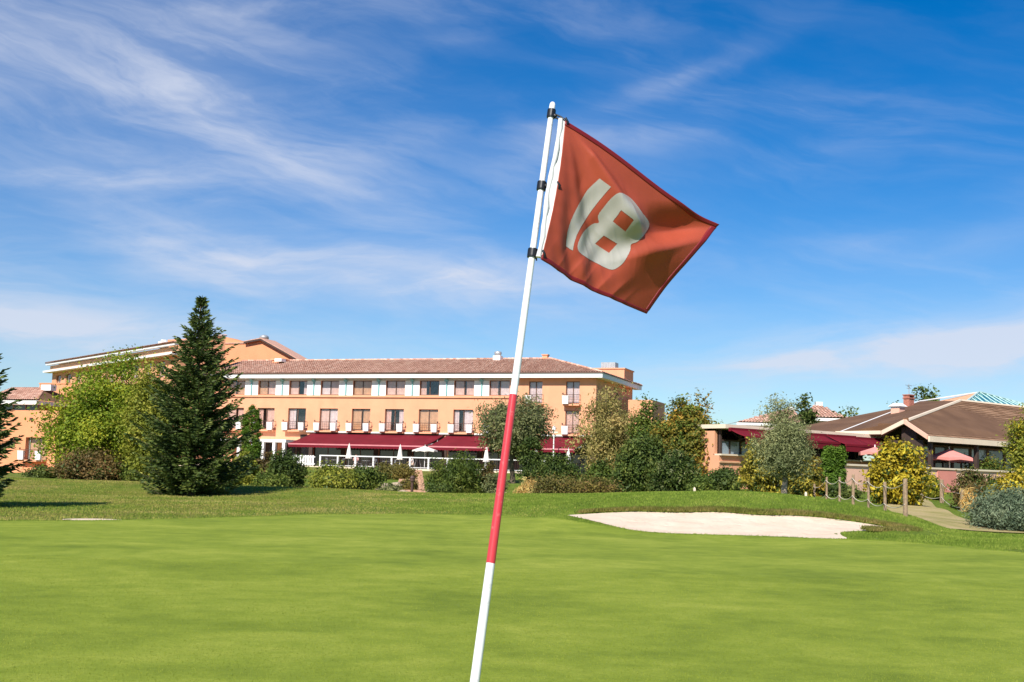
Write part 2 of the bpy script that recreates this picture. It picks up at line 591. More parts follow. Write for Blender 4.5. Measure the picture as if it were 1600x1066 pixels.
# ================================================================== terrain
CP = []
for _x in (-45, -28, -16, -8, 0, 8, 16, 28, 45):
    for _y in (-12, 4, 14, 20):
        CP.append((_x, _y, 0.0))
CP += [(-18, 24, 0.02), (-9, 24, 0.0), (-7, 27, 0.0), (-3, 30, 0.0), (0, 30, 0.0), (-30, 32, 0.15), (-20, 32, 0.05), (-9, 34, 0.02), (-4, 35, 0.07),
       (-12.2, 45, 0.02), (-17, 41, 0.10), (-19, 50, 0.34), (-13.6, 51, 0.36), (-8, 48, 0.30), (-5, 46, 0.24), (-3.4, 44, 0.26), (0.15, 43, 0.30), (3.5, 41, 0.40),
       (-0.5, 35, 0.12), (1.5, 32, 0.14), (-30, 50, 0.45), (-28, 62, 0.25), (-15, 62, 0.10), (-5, 60, -0.15), (2, 60, 0.05), (9, 60, 0.55),
       (-6.5, 75, 0.25), (-8, 90, 0.70), (2, 88, 0.75), (-25, 85, 0.35), (-45, 85, 0.0), (-48, 112, -0.25), (-70, 120, -0.2),
       (-9, 103, 1.05), (4, 100, 1.1), (-20, 108, 1.1), (-30, 116, 1.1), (-10, 120, 1.15), (20, 110, 1.2), (60, 110, 1.2), (-40, 150, 1.0), (0, 150, 1.2), (60, 150, 1.2),
       (1.2, 30.0, 0.10), (2.9, 25.4, 0.0), (4.4, 25.5, 0.0), (7.3, 25.6, 0.0), (8.4, 25.1, 0.0), (9.2, 23.5, 0.0),
       (1.7, 28.7, 0.26), (4.5, 28.6, 0.33), (7.0, 28.6, 0.32), (9.2, 28.5, 0.18),
       (2.8, 33, 0.58), (4.5, 32.3, 0.74), (6.3, 32, 0.87), (7.6, 32, 0.82), (8.9, 32, 0.68), (10.3, 31.5, 0.36), (11.4, 31.5, 0.12),
       (7, 36, 0.66), (9.0, 38, 0.72), (5, 38, 0.5), (11.5, 33.5, 0.30), (12.2, 38, 0.27), (12.0, 40, 0.42), (11.6, 42.5, 0.50), (14, 36, 0.12), (15.2, 42, 0.38),
       (13.4, 33, 0.04), (12.5, 29, 0.0), (15, 31, -0.02), (18, 35, 0.0), (22, 32, 0.0), (16.0, 48, 0.66), (18.6, 52, 0.57), (18.7, 50, 0.45), (18.0, 46, 0.16), (20, 40, 0.05),
       (14, 55, 0.8), (20, 57, 0.8), (28, 62, 0.8), (35, 55, 0.5), (40, 75, 0.9), (45, 40, 0.1)]
CP = np.array(CP, float)


def _phi(r2):
    return 0.5 * r2 * np.log(r2 + 1e-9)


_n = len(CP)
_A = np.zeros((_n + 3, _n + 3))
_d = ((CP[:, None, :2] - CP[None, :, :2]) ** 2).sum(-1)
_A[:_n, :_n] = _phi(_d) + np.eye(_n) * 0.15
_A[:_n, _n] = 1
_A[:_n, _n + 1:] = CP[:, :2]
_A[_n, :_n] = 1
_A[_n + 1:, :_n] = CP[:, :2].T
_W = np.linalg.solve(_A, np.concatenate([CP[:, 2], np.zeros(3)]))


def terrain(x, y):
    x = np.asarray(x, float)
    y = np.asarray(y, float)
    xs, ys = np.clip(x, -75, 65), np.clip(y, -12, 150)
    out = np.full(xs.shape, _W[_n])
    out = out + _W[_n + 1] * xs + _W[_n + 2] * ys
    for (cx, cy, _), w in zip(CP, _W[:_n]):
        out = out + w * _phi((xs - cx) ** 2 + (ys - cy) ** 2)
    # small swells
    out = out + 0.012 * np.sin(x * 1.1 + 0.6 * y) * np.sin(y * 0.7 + 1.0) * np.clip((y - 26) / 6, 0, 1)
    k = np.clip((np.hypot(x, y - 40) - 90) / 80, 0, 1)
    k = k * k * (3 - 2 * k)
    return out * (1 - k) + 0.9 * k


def tz(x, y):
    return float(terrain(np.array([x]), np.array([y]))[0])


def smooth_closed(pts, n=6):
    """Catmull-Rom through a closed ring"""
    P = np.array(pts, float)
    out = []
    m = len(P)
    for i in range(m):
        a, b, c, d = P[i - 1], P[i], P[(i + 1) % m], P[(i + 2) % m]
        for k in range(n):
            t = k / n
            out.append(0.5 * ((2 * b) + (-a + c) * t + (2 * a - 5 * b + 4 * c - d) * t * t + (-a + 3 * b - 3 * c + d) * t ** 3))
    return np.array(out)


GREEN = smooth_closed([(-10.0, 23.1), (-8.9, 23.9), (-7.1, 26.4), (-4.9, 30.2), (-3.0, 32.4), (-0.6, 33.0), (0.8, 31.5), (0.95, 29.7), (1.25, 27.7), (2.3, 26.2), (3.2, 25.45),
                       (4.4, 25.45), (5.8, 25.45), (7.4, 25.28), (8.4, 24.9), (9.15, 23.5), (9.7, 21.5), (10.3, 17), (10, 8), (8, 0), (3, -5), (-4, -6), (-10, -2), (-13, 6), (-13, 14), (-12, 20)])
BUNKER = smooth_closed([(1.50, 28.95), (1.62, 28.0), (2.15, 26.9), (2.7, 26.0), (3.4, 25.62), (4.5, 25.58), (5.8, 25.58), (7.2, 25.46), (7.5, 25.7), (7.55, 26.3), (7.75, 26.9), (8.4, 27.3), (9.2, 27.5), (9.6, 27.9),
                        (9.3, 28.5), (8.3, 28.9), (7.2, 28.95), (6.2, 28.8), (5.2, 29.05), (4.2, 28.95), (3.2, 29.2), (2.2, 29.25)])
TRAP = smooth_closed([(-9.35, 24.45), (-9.0, 24.3), (-8.6, 24.45), (-8.2, 24.8), (-8.35, 25.1), (-8.9, 25.2), (-9.3, 24.9)])


def inside_dist(x, y, ring):
    """signed distance to a ring, positive inside"""
    x, y = np.asarray(x, float), np.asarray(y, float)
    d = np.full(x.shape, 1e9)
    ins = np.zeros(x.shape, bool)
    m = len(ring)
    for i in range(m):
        ax, ay = ring[i]
        bx, by = ring[(i + 1) % m]
        ex, ey = bx - ax, by - ay
        t = np.clip(((x - ax) * ex + (y - ay) * ey) / (ex * ex + ey * ey + 1e-12), 0, 1)
        d = np.minimum(d, np.hypot(x - ax - t * ex, y - ay - t * ey))
        c = ((ay > y) != (by > y)) & (x < (bx - ax) * (y - ay) / (by - ay + 1e-15) + ax)
        ins ^= c
    return np.where(ins, d, -d)


def axis(lo, hi, fine, breaks):
    a = [lo]
    for (b, st) in breaks:
        n = max(1, int(round((b - a[-1]) / st)))
        a += list(np.linspace(a[-1], b, n + 1)[1:])
    return np.array(a)


GX = np.concatenate([-np.geomspace(46, 6000, 26)[::-1], axis(-45, 0, 0, [(-26, 1.0), (26, 0.22), (45, 1.0)]), np.geomspace(46, 6000, 26)])
GY = np.concatenate([-np.geomspace(14, 6000, 20)[::-1], axis(-13, 0, 0, [(20, 0.8), (44, 0.2), (62, 0.4), (135, 1.5)]), np.geomspace(140, 9000, 26)])
XX, YY = np.meshgrid(GX, GY)
ZZ = terrain(XX, YY)
near = (np.abs(XX) < 16) & (YY > -8) & (YY < 36)
gd = np.full(XX.shape, -1.0)
gd[near] = inside_dist(XX[near], YY[near], GREEN)
bd = np.full(XX.shape, -1.0)
bd[near] = inside_dist(XX[near], YY[near], BUNKER)
td = np.full(XX.shape, -1.0)
td[near] = inside_dist(XX[near], YY[near], TRAP)
ZZ = ZZ - 0.06 * np.clip((gd - 0.3) / 0.3, 0, 1) - 0.10 * np.clip((bd - 0.12) / 0.25, 0, 1) - 0.10 * np.clip((td - 0.12) / 0.25, 0, 1)


def rough_material():
    t = NT('rough_grass')
    w = t.world()
    big = t.noise(t.world((1, 0.55, 1)), 0.33, 5, 0.6, 0.4)
    mid = t.noise(t.world((1, 0.6, 1)), 1.7, 6, 0.65)
    fine = t.noise(w, 28, 5, 0.7)
    green = t.ramp(mid, [(0.28, (0.105, 0.17, 0.018)), (0.55, (0.185, 0.255, 0.03)), (0.8, (0.29, 0.335, 0.05))])
    dry = t.ramp(mid, [(0.25, (0.18, 0.175, 0.034)), (0.55, (0.30, 0.255, 0.062)), (0.8, (0.41, 0.32, 0.11))])
    sp = t.n('ShaderNodeSeparateXYZ')
    t.l(w, sp.inputs[0])
    # the drier turf lies on the left bank
    m = t.math('ADD', t.mr(sp.outputs[0], -9.0, 1.5, 0.42, -0.1), t.math('MULTIPLY', t.math('SUBTRACT', big, 0.5), 2.6))
    m = t.mr(m, 0.2, 0.62)
    c = t.mix(m, green, dry)
    c = t.mix(t.mr(fine, 0.35, 0.7), t.mix(0.55, c, (0.05, 0.075, 0.012)), c)
    nm = t.bump(t.math('ADD', t.noise(w, 14, 6, 0.7), t.math('MULTIPLY', mid, 0.8)), 0.9, 0.07)
    return t.done(t.bsdf(c, 0.95, 0.1, nm))


def green_material():
    t = NT('mown_green')
    w = t.world()
    a = t.noise(t.world((0.8, 1.0, 1)), 0.5, 5, 0.62, 0.5)
    b = t.noise(w, 2.6, 5, 0.65, 0.2)
    fine = t.noise(w, 38, 5, 0.8)
    speck = t.noise(w, 150, 3, 0.7)
    f = t.math('ADD', t.math('MULTIPLY', a, 0.62), t.math('MULTIPLY', b, 0.38))
    c = t.ramp(f, [(0.36, (0.148, 0.202, 0.021)), (0.5, (0.240, 0.298, 0.033)), (0.64, (0.345, 0.382, 0.056))])
    c = t.mix(t.mr(fine, 0.32, 0.62, 0.55, 0.0), c, (0.11, 0.155, 0.010))
    c = t.mix(t.mr(speck, 0.55, 0.8, 0.0, 0.5), c, (0.40, 0.40, 0.09))
    nm = t.bump(t.math('ADD', fine, t.math('MULTIPLY', speck, 0.8)), 0.55, 0.014)
    return t.done(t.bsdf(c, 0.9, 0.12, nm))


def sand_material():
    t = NT('bunker_sand')
    w = t.world()
    c = t.ramp(t.noise(t.world((1, 1, 1)), 1.3, 6, 0.6), [(0.3, (0.64, 0.49, 0.36)), (0.7, (0.74, 0.59, 0.45))])
    c = t.mix(t.mr(t.noise(w, 40, 4, 0.7), 0.55, 0.8, 0, 0.12), c, (0.42, 0.31, 0.23))
    wv = t.n('ShaderNodeTexWave')
    wv.inputs['Scale'].default_value = 3.2
    wv.inputs['Distortion'].default_value = 5.0
    wv.inputs['Detail'].default_value = 3
    t.l(t.world((0.5, 1, 1), (0, 0, 0.25)), wv.inputs['Vector'])
    foot = t.noise(w, 3.6, 3, 0.5)
    nm = t.bump(t.math('ADD', t.math('ADD', t.math('MULTIPLY', wv.outputs['Fac'], 0.35), t.mr(foot, 0.55, 0.72, 0, -1.0)), t.math('MULTIPLY', t.noise(w, 24, 4, 0.7), 0.35)), 0.4, 0.05)
    return t.done(t.bsdf(c, 0.95, 0.1, nm))


MT['rough'] = rough_material()
MT['green'] = green_material()
MT['sand'] = sand_material()
ground = struct(ob('ground', grid_mesh('ground', np.stack([XX, YY, ZZ], -1), MT['rough'])))


def sheet(name, ring, zf, step, mat):
    """a ground sheet bounded by a ring, triangulated with points inside"""
    lo, hi = ring.min(0), ring.max(0)
    gx, gy = np.meshgrid(np.arange(lo[0], hi[0], step), np.arange(lo[1], hi[1], step))
    gx, gy = gx.ravel(), gy.ravel()
    k = inside_dist(gx, gy, ring) > step * 0.45
    pts = [Vector(p) for p in ring] + [Vector((a, b)) for a, b in zip(gx[k], gy[k])]
    n = len(ring)
    V, E_, F_, *_ = delaunay_2d_cdt(pts, [(i, (i + 1) % n) for i in range(n)], [], 1, 1e-5)
    va = np.array([(p.x, p.y) for p in V])
    z = zf(va[:, 0], va[:, 1])
    me = bpy.data.meshes.new(name)
    me.from_pydata([(a, b, c) for (a, b), c in zip(va, z)], [], [tuple(f) for f in F_])
    me.polygons.foreach_set('use_smooth', [True] * len(me.polygons))
    me.materials.append(mat)
    return ob(name, me)


struct(sheet('putting_green', GREEN, lambda x, y: terrain(x, y) + 0.014, 0.5, MT['green']))


def sand_z(ring):
    def f(x, y):
        d = inside_dist(x, y, ring)
        return terrain(x, y) + 0.006 - 0.035 * np.clip(d / 0.6, 0, 1) + 0.012 * np.sin(3.1 * x + 1.3 * np.sin(2 * y)) * np.sin(4.3 * y) * np.clip(d / 0.3, 0, 1)
    return f


struct(sheet('sand_bunker', BUNKER, sand_z(BUNKER), 0.15, MT['sand']))
struct(sheet('sand_trap', TRAP, sand_z(TRAP), 0.2, MT['sand']))

# turf lip over the back of the bunker
lip_v, lip_f = [], []
BN = len(BUNKER)
i0 = int(np.argmin(np.hypot(BUNKER[:, 0] - 8.4, BUNKER[:, 1] - 27.3)))
seq = [(i0 + k) % BN for k in range(BN)]
cut = int(np.argmin(np.hypot(BUNKER[seq, 0] - 1.6, BUNKER[seq, 1] - 29.1)))
seq = seq[:cut] if cut > 5 else seq
rngl = np.random.default_rng(5)
for j, i in enumerate(seq):
    p = BUNKER[i]
    tn = BUNKER[(i + 1) % BN] - BUNKER[i - 1]
    tn = tn / (np.hypot(*tn) + 1e-9)
    nv = np.array([tn[1], -tn[0]])                      # outward of a ring that runs anticlockwise
    e = min(1, j / 4.0, (len(seq) - 1 - j) / 6.0)
    h = (0.07 + 0.03 * rngl.random()) * e
    prof = [(-0.04, 0.0), (-0.05, h * 0.6), (0.0, h), (0.15, h * 0.9), (0.55, h * 0.35), (0.95, -0.03)]
    for (o, z) in prof:
        q = p + nv * (o + 0.02 * rngl.random())
        lip_v.append((q[0], q[1], tz(q[0], q[1]) + z))
for j in range(len(seq) - 1):
    for k in range(5):
        a = j * 6 + k
        lip_f.append((a, a + 6, a + 7, a + 1))
lip = bpy.data.meshes.new('bunker_turf_lip')
lip.from_pydata(lip_v, [], lip_f)
lip.polygons.foreach_set('use_smooth', [True] * len(lip.polygons))
lip.materials.append(MT['rough'])
struct(ob('bunker_turf_lip', lip))

# buggy path that climbs to the clubhouse
PATH = [(13.2, 31.5, 1.3), (13.2, 33.0, 1.3), (13.5, 36, 1.25), (14.2, 40, 1.2), (15.3, 44, 1.2), (16.6, 48.5, 1.2), (18.0, 53, 1.2)]
pm = np.array(PATH)
tt = np.linspace(0, len(PATH) - 1, 60)
px_, py_, pw_ = [np.interp(tt, range(len(PATH)), pm[:, k]) for k in range(3)]
rows = []
for k in range(60):
    a = np.array([px_[min(k + 1, 59)] - px_[max(k - 1, 0)], py_[min(k + 1, 59)] - py_[max(k - 1, 0)]])
    a /= np.hypot(*a)
    nrm = np.array([a[1], -a[0]])
    r = []
    for s in np.linspace(-1, 1, 9):
        q = np.array([px_[k], py_[k]]) + nrm * s * pw_[k]
        r.append((q[0], q[1], tz(*q) + 0.03 - 0.05 * (abs(s) == 1)))
    rows.append(r)
tp = NT('worn_path')
_w = tp.world()
_c = tp.ramp(tp.noise(_w, 0.9, 6, 0.6, 0.3), [(0.3, (0.26, 0.25, 0.075)), (0.5, (0.42, 0.34, 0.15)), (0.75, (0.53, 0.40, 0.23))])
_c = tp.mix(tp.mr(tp.noise(_w, 20, 4, 0.7), 0.4, 0.7, 0.35, 0), _c, (0.17, 0.14, 0.06))
MT['path'] = tp.done(tp.bsdf(_c, 0.95, 0.1, tp.bump(tp.noise(_w, 12, 5, 0.7), 0.5, 0.03)))
struct(ob('buggy_path', grid_mesh('buggy_path', np.array(rows), MT['path'])))


# ------------------------------------------------------------------ grass blades
def tufts(name, X, Y, hmin, hmax, wd, mat, seed, blades=3, zoff=0.0):
    rng = np.random.default_rng(seed)
    n = len(X)
    Z = terrain(X, Y) + zoff - 0.01
    X, Y, Z = np.repeat(X, blades), np.repeat(Y, blades), np.repeat(Z, blades)
    m = n * blades
    h = rng.uniform(hmin, hmax, m)
    a = rng.uniform(0, 2 * np.pi, m)
    le = rng.uniform(0.1, 0.75, m) * h
    b = rng.uniform(0, 2 * np.pi, m)
    ox, oy = rng.normal(0, 0.02, m), rng.normal(0, 0.02, m)
    base = np.stack([X + ox, Y + oy, Z], -1)
    sx = np.stack([np.cos(b), np.sin(b), np.zeros(m)], -1) * (wd * 0.5)
    tip = base + np.stack([np.cos(a) * le, np.sin(a) * le, h], -1)
    midp = base * 0.45 + tip * 0.55 - np.stack([np.cos(a) * le * 0.2, np.sin(a) * le * 0.2, np.zeros(m)], -1)
    V = np.stack([base - sx, base + sx, midp + sx * 0.8, tip], 1)
    return stuff(ob(name, quads_mesh(name, V, mat, rng.random(m))))


def scatter(n, x0, x1, y0, y1, seed, keep):
    rng = np.random.default_rng(seed)
    x, y = rng.uniform(x0, x1, n), rng.uniform(y0, y1, n)
    k = keep(x, y)
    return x[k], y[k]


MT['blade'] = by_piece('grass_blade', [(0.08, (0.085, 0.15, 0.016)), (0.45, (0.190, 0.275, 0.034)), (0.75, (0.31, 0.37, 0.06)), (0.95, (0.46, 0.44, 0.11))], 0.8, 3.0, 0.25, 0.3, 0.15, 0.75)
MT['blade_dry'] = by_piece('dry_grass_blade', [(0.12, (0.11, 0.18, 0.02)), (0.45, (0.23, 0.285, 0.042)), (0.66, (0.40, 0.35, 0.085)), (0.92, (0.60, 0.46, 0.19))], 0.85, 1.2, 0.2, 0.3, 0.15, 0.3)
MT['blade_lip'] = by_piece('ragged_lip_grass', [(0.05, (0.085, 0.115, 0.016)), (0.5, (0.19, 0.19, 0.04)), (0.95, (0.38, 0.28, 0.11))], 0.85, 1.2, 0.3, 0.3, 0.15, 1.5)


def off_sheets(x, y):
    return (inside_dist(x, y, GREEN) < -0.02) & (inside_dist(x, y, BUNKER) < -0.02) & (inside_dist(x, y, TRAP) < -0.02)


def off_path(x, y):
    return np.hypot(x - np.interp(y, pm[:, 1], pm[:, 0]), 0 * y) > np.interp(y, pm[:, 1], pm[:, 2])


def side(x, y, s):
    return x + 1.9 * np.sin(y * 0.9 + s) + 2.2 * np.sin(x * 12.9898 + y * 78.233 + s)


x_, y_ = scatter(86000, -5.0, 15.5, 23, 37, 11, lambda x, y: (side(x, y, 0.0) > -1.0) & off_sheets(x, y) & ((y < 31) | off_path(x, y)))
tg = tufts('mound_grass', x_, y_, 0.025, 0.065, 0.014, MT['blade'], 12, 3)
tag(tg, 'fresh green rough grass on the mound around the large bunker', 'grass')
x_, y_ = scatter(76000, -24, 3.0, 22, 52, 13, lambda x, y: (side(x, y, 0.0) <= -1.0) & off_sheets(x, y))
tg = tufts('bank_grass', x_, y_, 0.02, 0.06, 0.018, MT['blade_dry'], 14, 3)
tag(tg, 'dry yellowish rough grass on the left bank below the fir', 'grass')
x_, y_ = scatter(34000, -5.0, 12, 36, 50, 15, lambda x, y: (side(x, y, 0.0) > -1.0) & off_path(x, y))
tg = tufts('crest_grass', x_, y_, 0.03, 0.07, 0.02, MT['blade'], 16, 3)
tag(tg, 'bright green grass on the crest below the middle shrubs', 'grass')
# ragged fringe on the lip
rg = np.random.default_rng(21)
ii = rg.integers(0, len(seq) - 1, 9000)
pp = BUNKER[np.array(seq)[ii]] + rg.normal(0, 0.05, (9000, 2))
nn = np.array([BUNKER[(i + 1) % BN] - BUNKER[i - 1] for i in seq])
nn = np.stack([nn[:, 1], -nn[:, 0]], -1) / (np.hypot(nn[:, 0], nn[:, 1])[:, None] + 1e-9)
pp = pp + nn[ii] * (rg.random((9000, 1)) ** 2 * 0.3 - 0.03)
tg = tufts('bunker_lip_grass', pp[:, 0], pp[:, 1], 0.03, 0.11, 0.014, MT['blade_lip'], 22, 3, 0.05)
tag(tg, 'ragged brownish grass overhanging the back lip of the bunker', 'grass')
# short fringe that softens the far edge of the green
rg = np.random.default_rng(31)
gi = np.nonzero(GREEN[:, 1] > 17)[0]
kk = rg.choice(gi, 16000)
fp = GREEN[kk] + (GREEN[(kk + 1) % len(GREEN)] - GREEN[kk]) * rg.random((16000, 1)) + rg.normal(0, 0.10, (16000, 2))
ok_ = inside_dist(fp[:, 0], fp[:, 1], BUNKER) < -0.01
tg = tufts('fringe_grass', fp[ok_, 0], fp[ok_, 1], 0.012, 0.03, 0.012, MT['blade'], 32, 3, 0.01)
tag(tg, 'short fringe grass along the far edge of the putting green', 'grass')
# the nearest turf of the green, blade by blade
MT['blade_green'] = by_piece('putting_green_blade', [(0.05, (0.13, 0.185, 0.020)), (0.5, (0.25, 0.305, 0.034)), (0.95, (0.42, 0.43, 0.08))], 0.8, 0.8, 0.3, 0.3, 0.15, 0.45)
rg = np.random.default_rng(33)
ny = 5.6 + 9.4 * rg.random(210000) ** 0.9
nx = (rg.random(210000) - 0.5) * 2 * (0.47 * ny + 0.5)
tg = tufts('putting_turf', nx, ny, 0.006, 0.013, 0.005, MT['blade_green'], 34, 1, 0.02)
tag(tg, 'close-mown turf blades in the foreground of the putting green', 'grass')

# ================================================================== hotel
HX, HY, HA = 8.556, 115.0, -math.radians(20)
hotel = empty('hotel_building', (HX, HY, 0), HA)
tag(hotel, 'long peach hotel with white eaves, terracotta roof and a row of balconies', 'building')
_hx = np.array([math.cos(HA), math.sin(HA), 0])
_hy = np.array([-math.sin(HA), math.cos(HA), 0])
_hc = np.array([HX, HY, 0.0])


def hw(x, y, z):
    """hotel coordinates to world"""
    return _hc + _hx * x + _hy * y + np.array([0, 0, z])


def fac(px, py, off):
    """hotel coordinates (along, height) of a photograph pixel on the plane 'off' metres behind the front"""
    d = ray(px, py)
    P0 = _hc + _hy * off
    P = EYE + d * (((P0 - EYE) @ _hy) / (d @ _hy))
    return float((P - _hc) @ _hx), float(P[2])


def wall_with_openings(mb, x0, x1, z0, z1, opens, y=0.0, depth=0.32):
    """front skin in cells, with real reveals round every opening (x0,x1,z0,z1)"""
    xs = sorted({x0, x1, *[o[0] for o in opens], *[o[1] for o in opens]})
    zs = sorted({z0, z1, *[o[2] for o in opens], *[o[3] for o in opens]})
    for a, b in zip(xs, xs[1:]):
        for c, d in zip(zs, zs[1:]):
            mx, mz = (a + b) / 2, (c + d) / 2
            if any(o[0] < mx < o[1] and o[2] < mz < o[3] for o in opens):
                continue
            mb.quad((a, y, c), (b, y, c), (b, y, d), (a, y, d))
    for (a, b, c, d) in opens:
        mb.quad((a, y, c), (a, y, d), (a, y + depth, d), (a, y + depth, c))
        mb.quad((b, y, c), (b, y + depth, c), (b, y + depth, d), (b, y, d))
        mb.quad((a, y, d), (b, y, d), (b, y + depth, d), (a, y + depth, d))
        mb.quad((a, y, c), (a, y + depth, c), (b, y + depth, c), (b, y, c))


W1 = [-37.92 - 3.95, -37.92, -33.98, -30.05, -26.13, -22.18, -18.23, -14.28, -10.33]      # window centres, first floor
WR = [-6.40, -2.45]
opens1 = [(c - 1.1, c + 1.1, 5.25, 7.58) for c in W1]
opens2 = [(c - 1.12, c + 1.12, 9.06, 10.62) for c in W1]
opensR = [(c - 0.72, c + 0.72, 8.28, 10.52) for c in WR] + [(c - 0.72, c + 0.72, 5.25, 7.58) for c in WR]
# ground floor doors; dark panels added between them stand in for awning shade
opensG = [(c - 1.7, c + 1.7, 1.25, 3.9) for c in W1[1:] + WR]
mb = MB()
wall_with_openings(mb, -46, 0, 0, 11.05, opens1 + opens2 + opensR + opensG)
mb.quad((0, 0, 0), (0, 15, 0), (0, 15, 11.05), (0, 0, 11.05))
mb.quad((-46, 15, 0), (0, 15, 0), (0, 15, 11.05), (-46, 15, 11.05))
mb.quad((-46, 0, 0), (-46, 15, 0), (-46, 15, 11.05), (-46, 0, 11.05))
mb.obj('wall', MT['wall'], hotel)
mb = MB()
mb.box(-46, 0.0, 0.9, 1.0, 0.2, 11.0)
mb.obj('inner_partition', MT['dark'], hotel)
xs_ = [-33.4] + [v for c in W1[2:] + WR for v in (c - 1.7, c + 1.7)] + [-0.02]
for a, b in zip(xs_[::2], xs_[1::2]):
    if b - a > 0.05:
        MB().box(a, b, -0.05, -0.003, 1.25, 3.9).obj('shade_panel', MT['dusk'], hotel)  # added over the piers, dark colour in place of deep shade
MB().box(-33.4, -0.02, -0.05, -0.003, 3.9, 4.7).obj('shade_header', MT['dusk'], hotel)  # added strip, its dark colour also stands in for awning shade
mb = MB()
mb.box(-46, -8.35, -0.16, 0.0, 8.80, 8.97)
mb.obj('ledge', MT['wall'], hotel)
MB().box(-46, -8.35, -0.03, -0.003, 10.62, 10.84).obj('window_header', MT['steel_pale'], hotel)
mb = MB()
mb.box(-33.5, -0.3, -0.22, 0.0, 4.98, 5.12)
mb.obj('ledge', MT['white'], hotel)
# eaves
mb = MB()
mb.box(-46, 0.85, -0.86, -0.80, 10.83, 11.33)
mb.box(0.79, 0.85, -0.80, 15.8, 10.83, 11.33)
mb.obj('fascia', MT['white'], hotel)
mb = MB()
mb.quad((-46, -0.8, 10.86), (0.79, -0.8, 10.86), (0.79, 0, 10.86), (-46, 0, 10.86))
mb.quad((0, 0, 10.86), (0.79, 0, 10.86), (0.79, 15.8, 10.86), (0, 15.8, 10.86))
mb.obj('soffit', MT['white'], hotel)
mb = MB()
mb.tube([(-46, -0.93, 11.33), (0.9, -0.93, 11.33), (0.92, 15.8, 11.33)], 0.055, 6)
mb.obj('gutter', MT['frame'], hotel)


def barrel_tiles(name, eave_a, eave_b, top_a, top_b, parent, seed, pitch=0.27, course=0.42, mat=None):
    """half-round tiles laid in columns up a slope; the slope may narrow towards the ridge (hips)"""
    rng = np.random.default_rng(seed)
    ea, eb, ta, tb = [np.array(p, float) for p in (eave_a, eave_b, top_a, top_b)]
    ex = eb - ea
    L_ = np.linalg.norm(ex)
    ex = ex / L_
    mid = (ta + tb) / 2 - (ea + eb) / 2
    up = mid - ex * (mid @ ex)
    S = np.linalg.norm(up)
    up = up / S
    nrm = np.cross(ex, up)
    nrm = nrm if nrm[2] > 0 else -nrm
    la, lb = (ta - ea) @ ex, (tb - ea) @ ex
    quads, rnd = [], []
    ang = np.linspace(0, np.pi, 5)
    for c in np.arange(pitch / 2, L_, pitch):
        smax = S
        if la > 0 and c < la:
            smax = S * c / la
        if lb < L_ and c > lb:
            smax = min(smax, S * (L_ - c) / (L_ - lb))
        k = 0.0
        colr = rng.random() * 0.3
        while k < smax:
            k1 = min(k + course * 1.08, smax)
            w0, w1 = pitch * 0.56, pitch * 0.46
            j = rng.normal(0, 0.008)
            o0 = ea + ex * (c + j) + up * k + nrm * (0.035 + 0.01 * rng.random())
            o1 = ea + ex * (c + j) + up * k1 + nrm * 0.008
            r = min(1, max(0, rng.beta(2.2, 2.2) * 0.8 + colr))
            for q in range(4):
                a0, a1 = ang[q], ang[q + 1]
                f = lambda o, a, w: o + ex * (math.cos(a) * w) + nrm * (math.sin(a) * w * 0.62)
                quads.append((f(o0, a0, w0), f(o0, a1, w0), f(o1, a1, w1), f(o1, a0, w1)))
                rnd.append(r)
            k += course
    me = quads_mesh(name, np.array(quads), mat or MT['tile'], np.array(rnd))
    return stuff(ob(name, me, parent))


mb = MB()
rA, rB, rC, rD = (-46, -0.86, 11.34), (0.85, -0.86, 11.34), (-7.2, 7.2, 13.55), (-46, 7.2, 13.55)
rE, rF = (0.85, 15.8, 11.34), (-46, 15.8, 11.34)
mb.quad(rA, rB, rC, rD)
mb.add([rB, rE, rC], [(0, 1, 2)])
mb.quad(rE, rF, rD, rC)
roof = mb.obj('roof', MT['flat_tile'], hotel)
barrel_tiles('roof_tiles', rA, rB, rD, rC, roof, 1)
barrel_tiles('roof_tiles', rB, rE, rC, (-7.2, 7.6, 13.55), roof, 2)
rg = np.random.default_rng(3)
ridge_q, ridge_r = [], []
def ridge_run(a, b, r, n):
    a, b = np.array(a, float), np.array(b, float)
    d = (b - a) / n
    s = np.cross(d / np.linalg.norm(d), (0, 0, 1.0)); s /= np.linalg.norm(s)
    for i in range(n):
        p0, p1 = a + d * i + (0, 0, 0.06), a + d * (i + 1.05) + (0, 0, 0.03)
        rr = rg.random()
        for q in range(4):
            t0, t1 = math.pi * q / 4, math.pi * (q + 1) / 4
            f = lambda o, t, w: o + s * math.cos(t) * w + np.array([0, 0, math.sin(t) * w])
            ridge_q.append((f(p0, t0, r), f(p0, t1, r), f(p1, t1, r * 0.85), f(p1, t0, r * 0.85)))
            ridge_r.append(rr)
ridge_run(rD, rC, 0.15, 95)
ridge_run(rC, rB, 0.15, 28)
ridge_run(rC, rE, 0.15, 28)
stuff(ob('ridge_tiles', quads_mesh('ridge_tiles', np.array(ridge_q), MT['tile'], np.array(ridge_r)), roof))

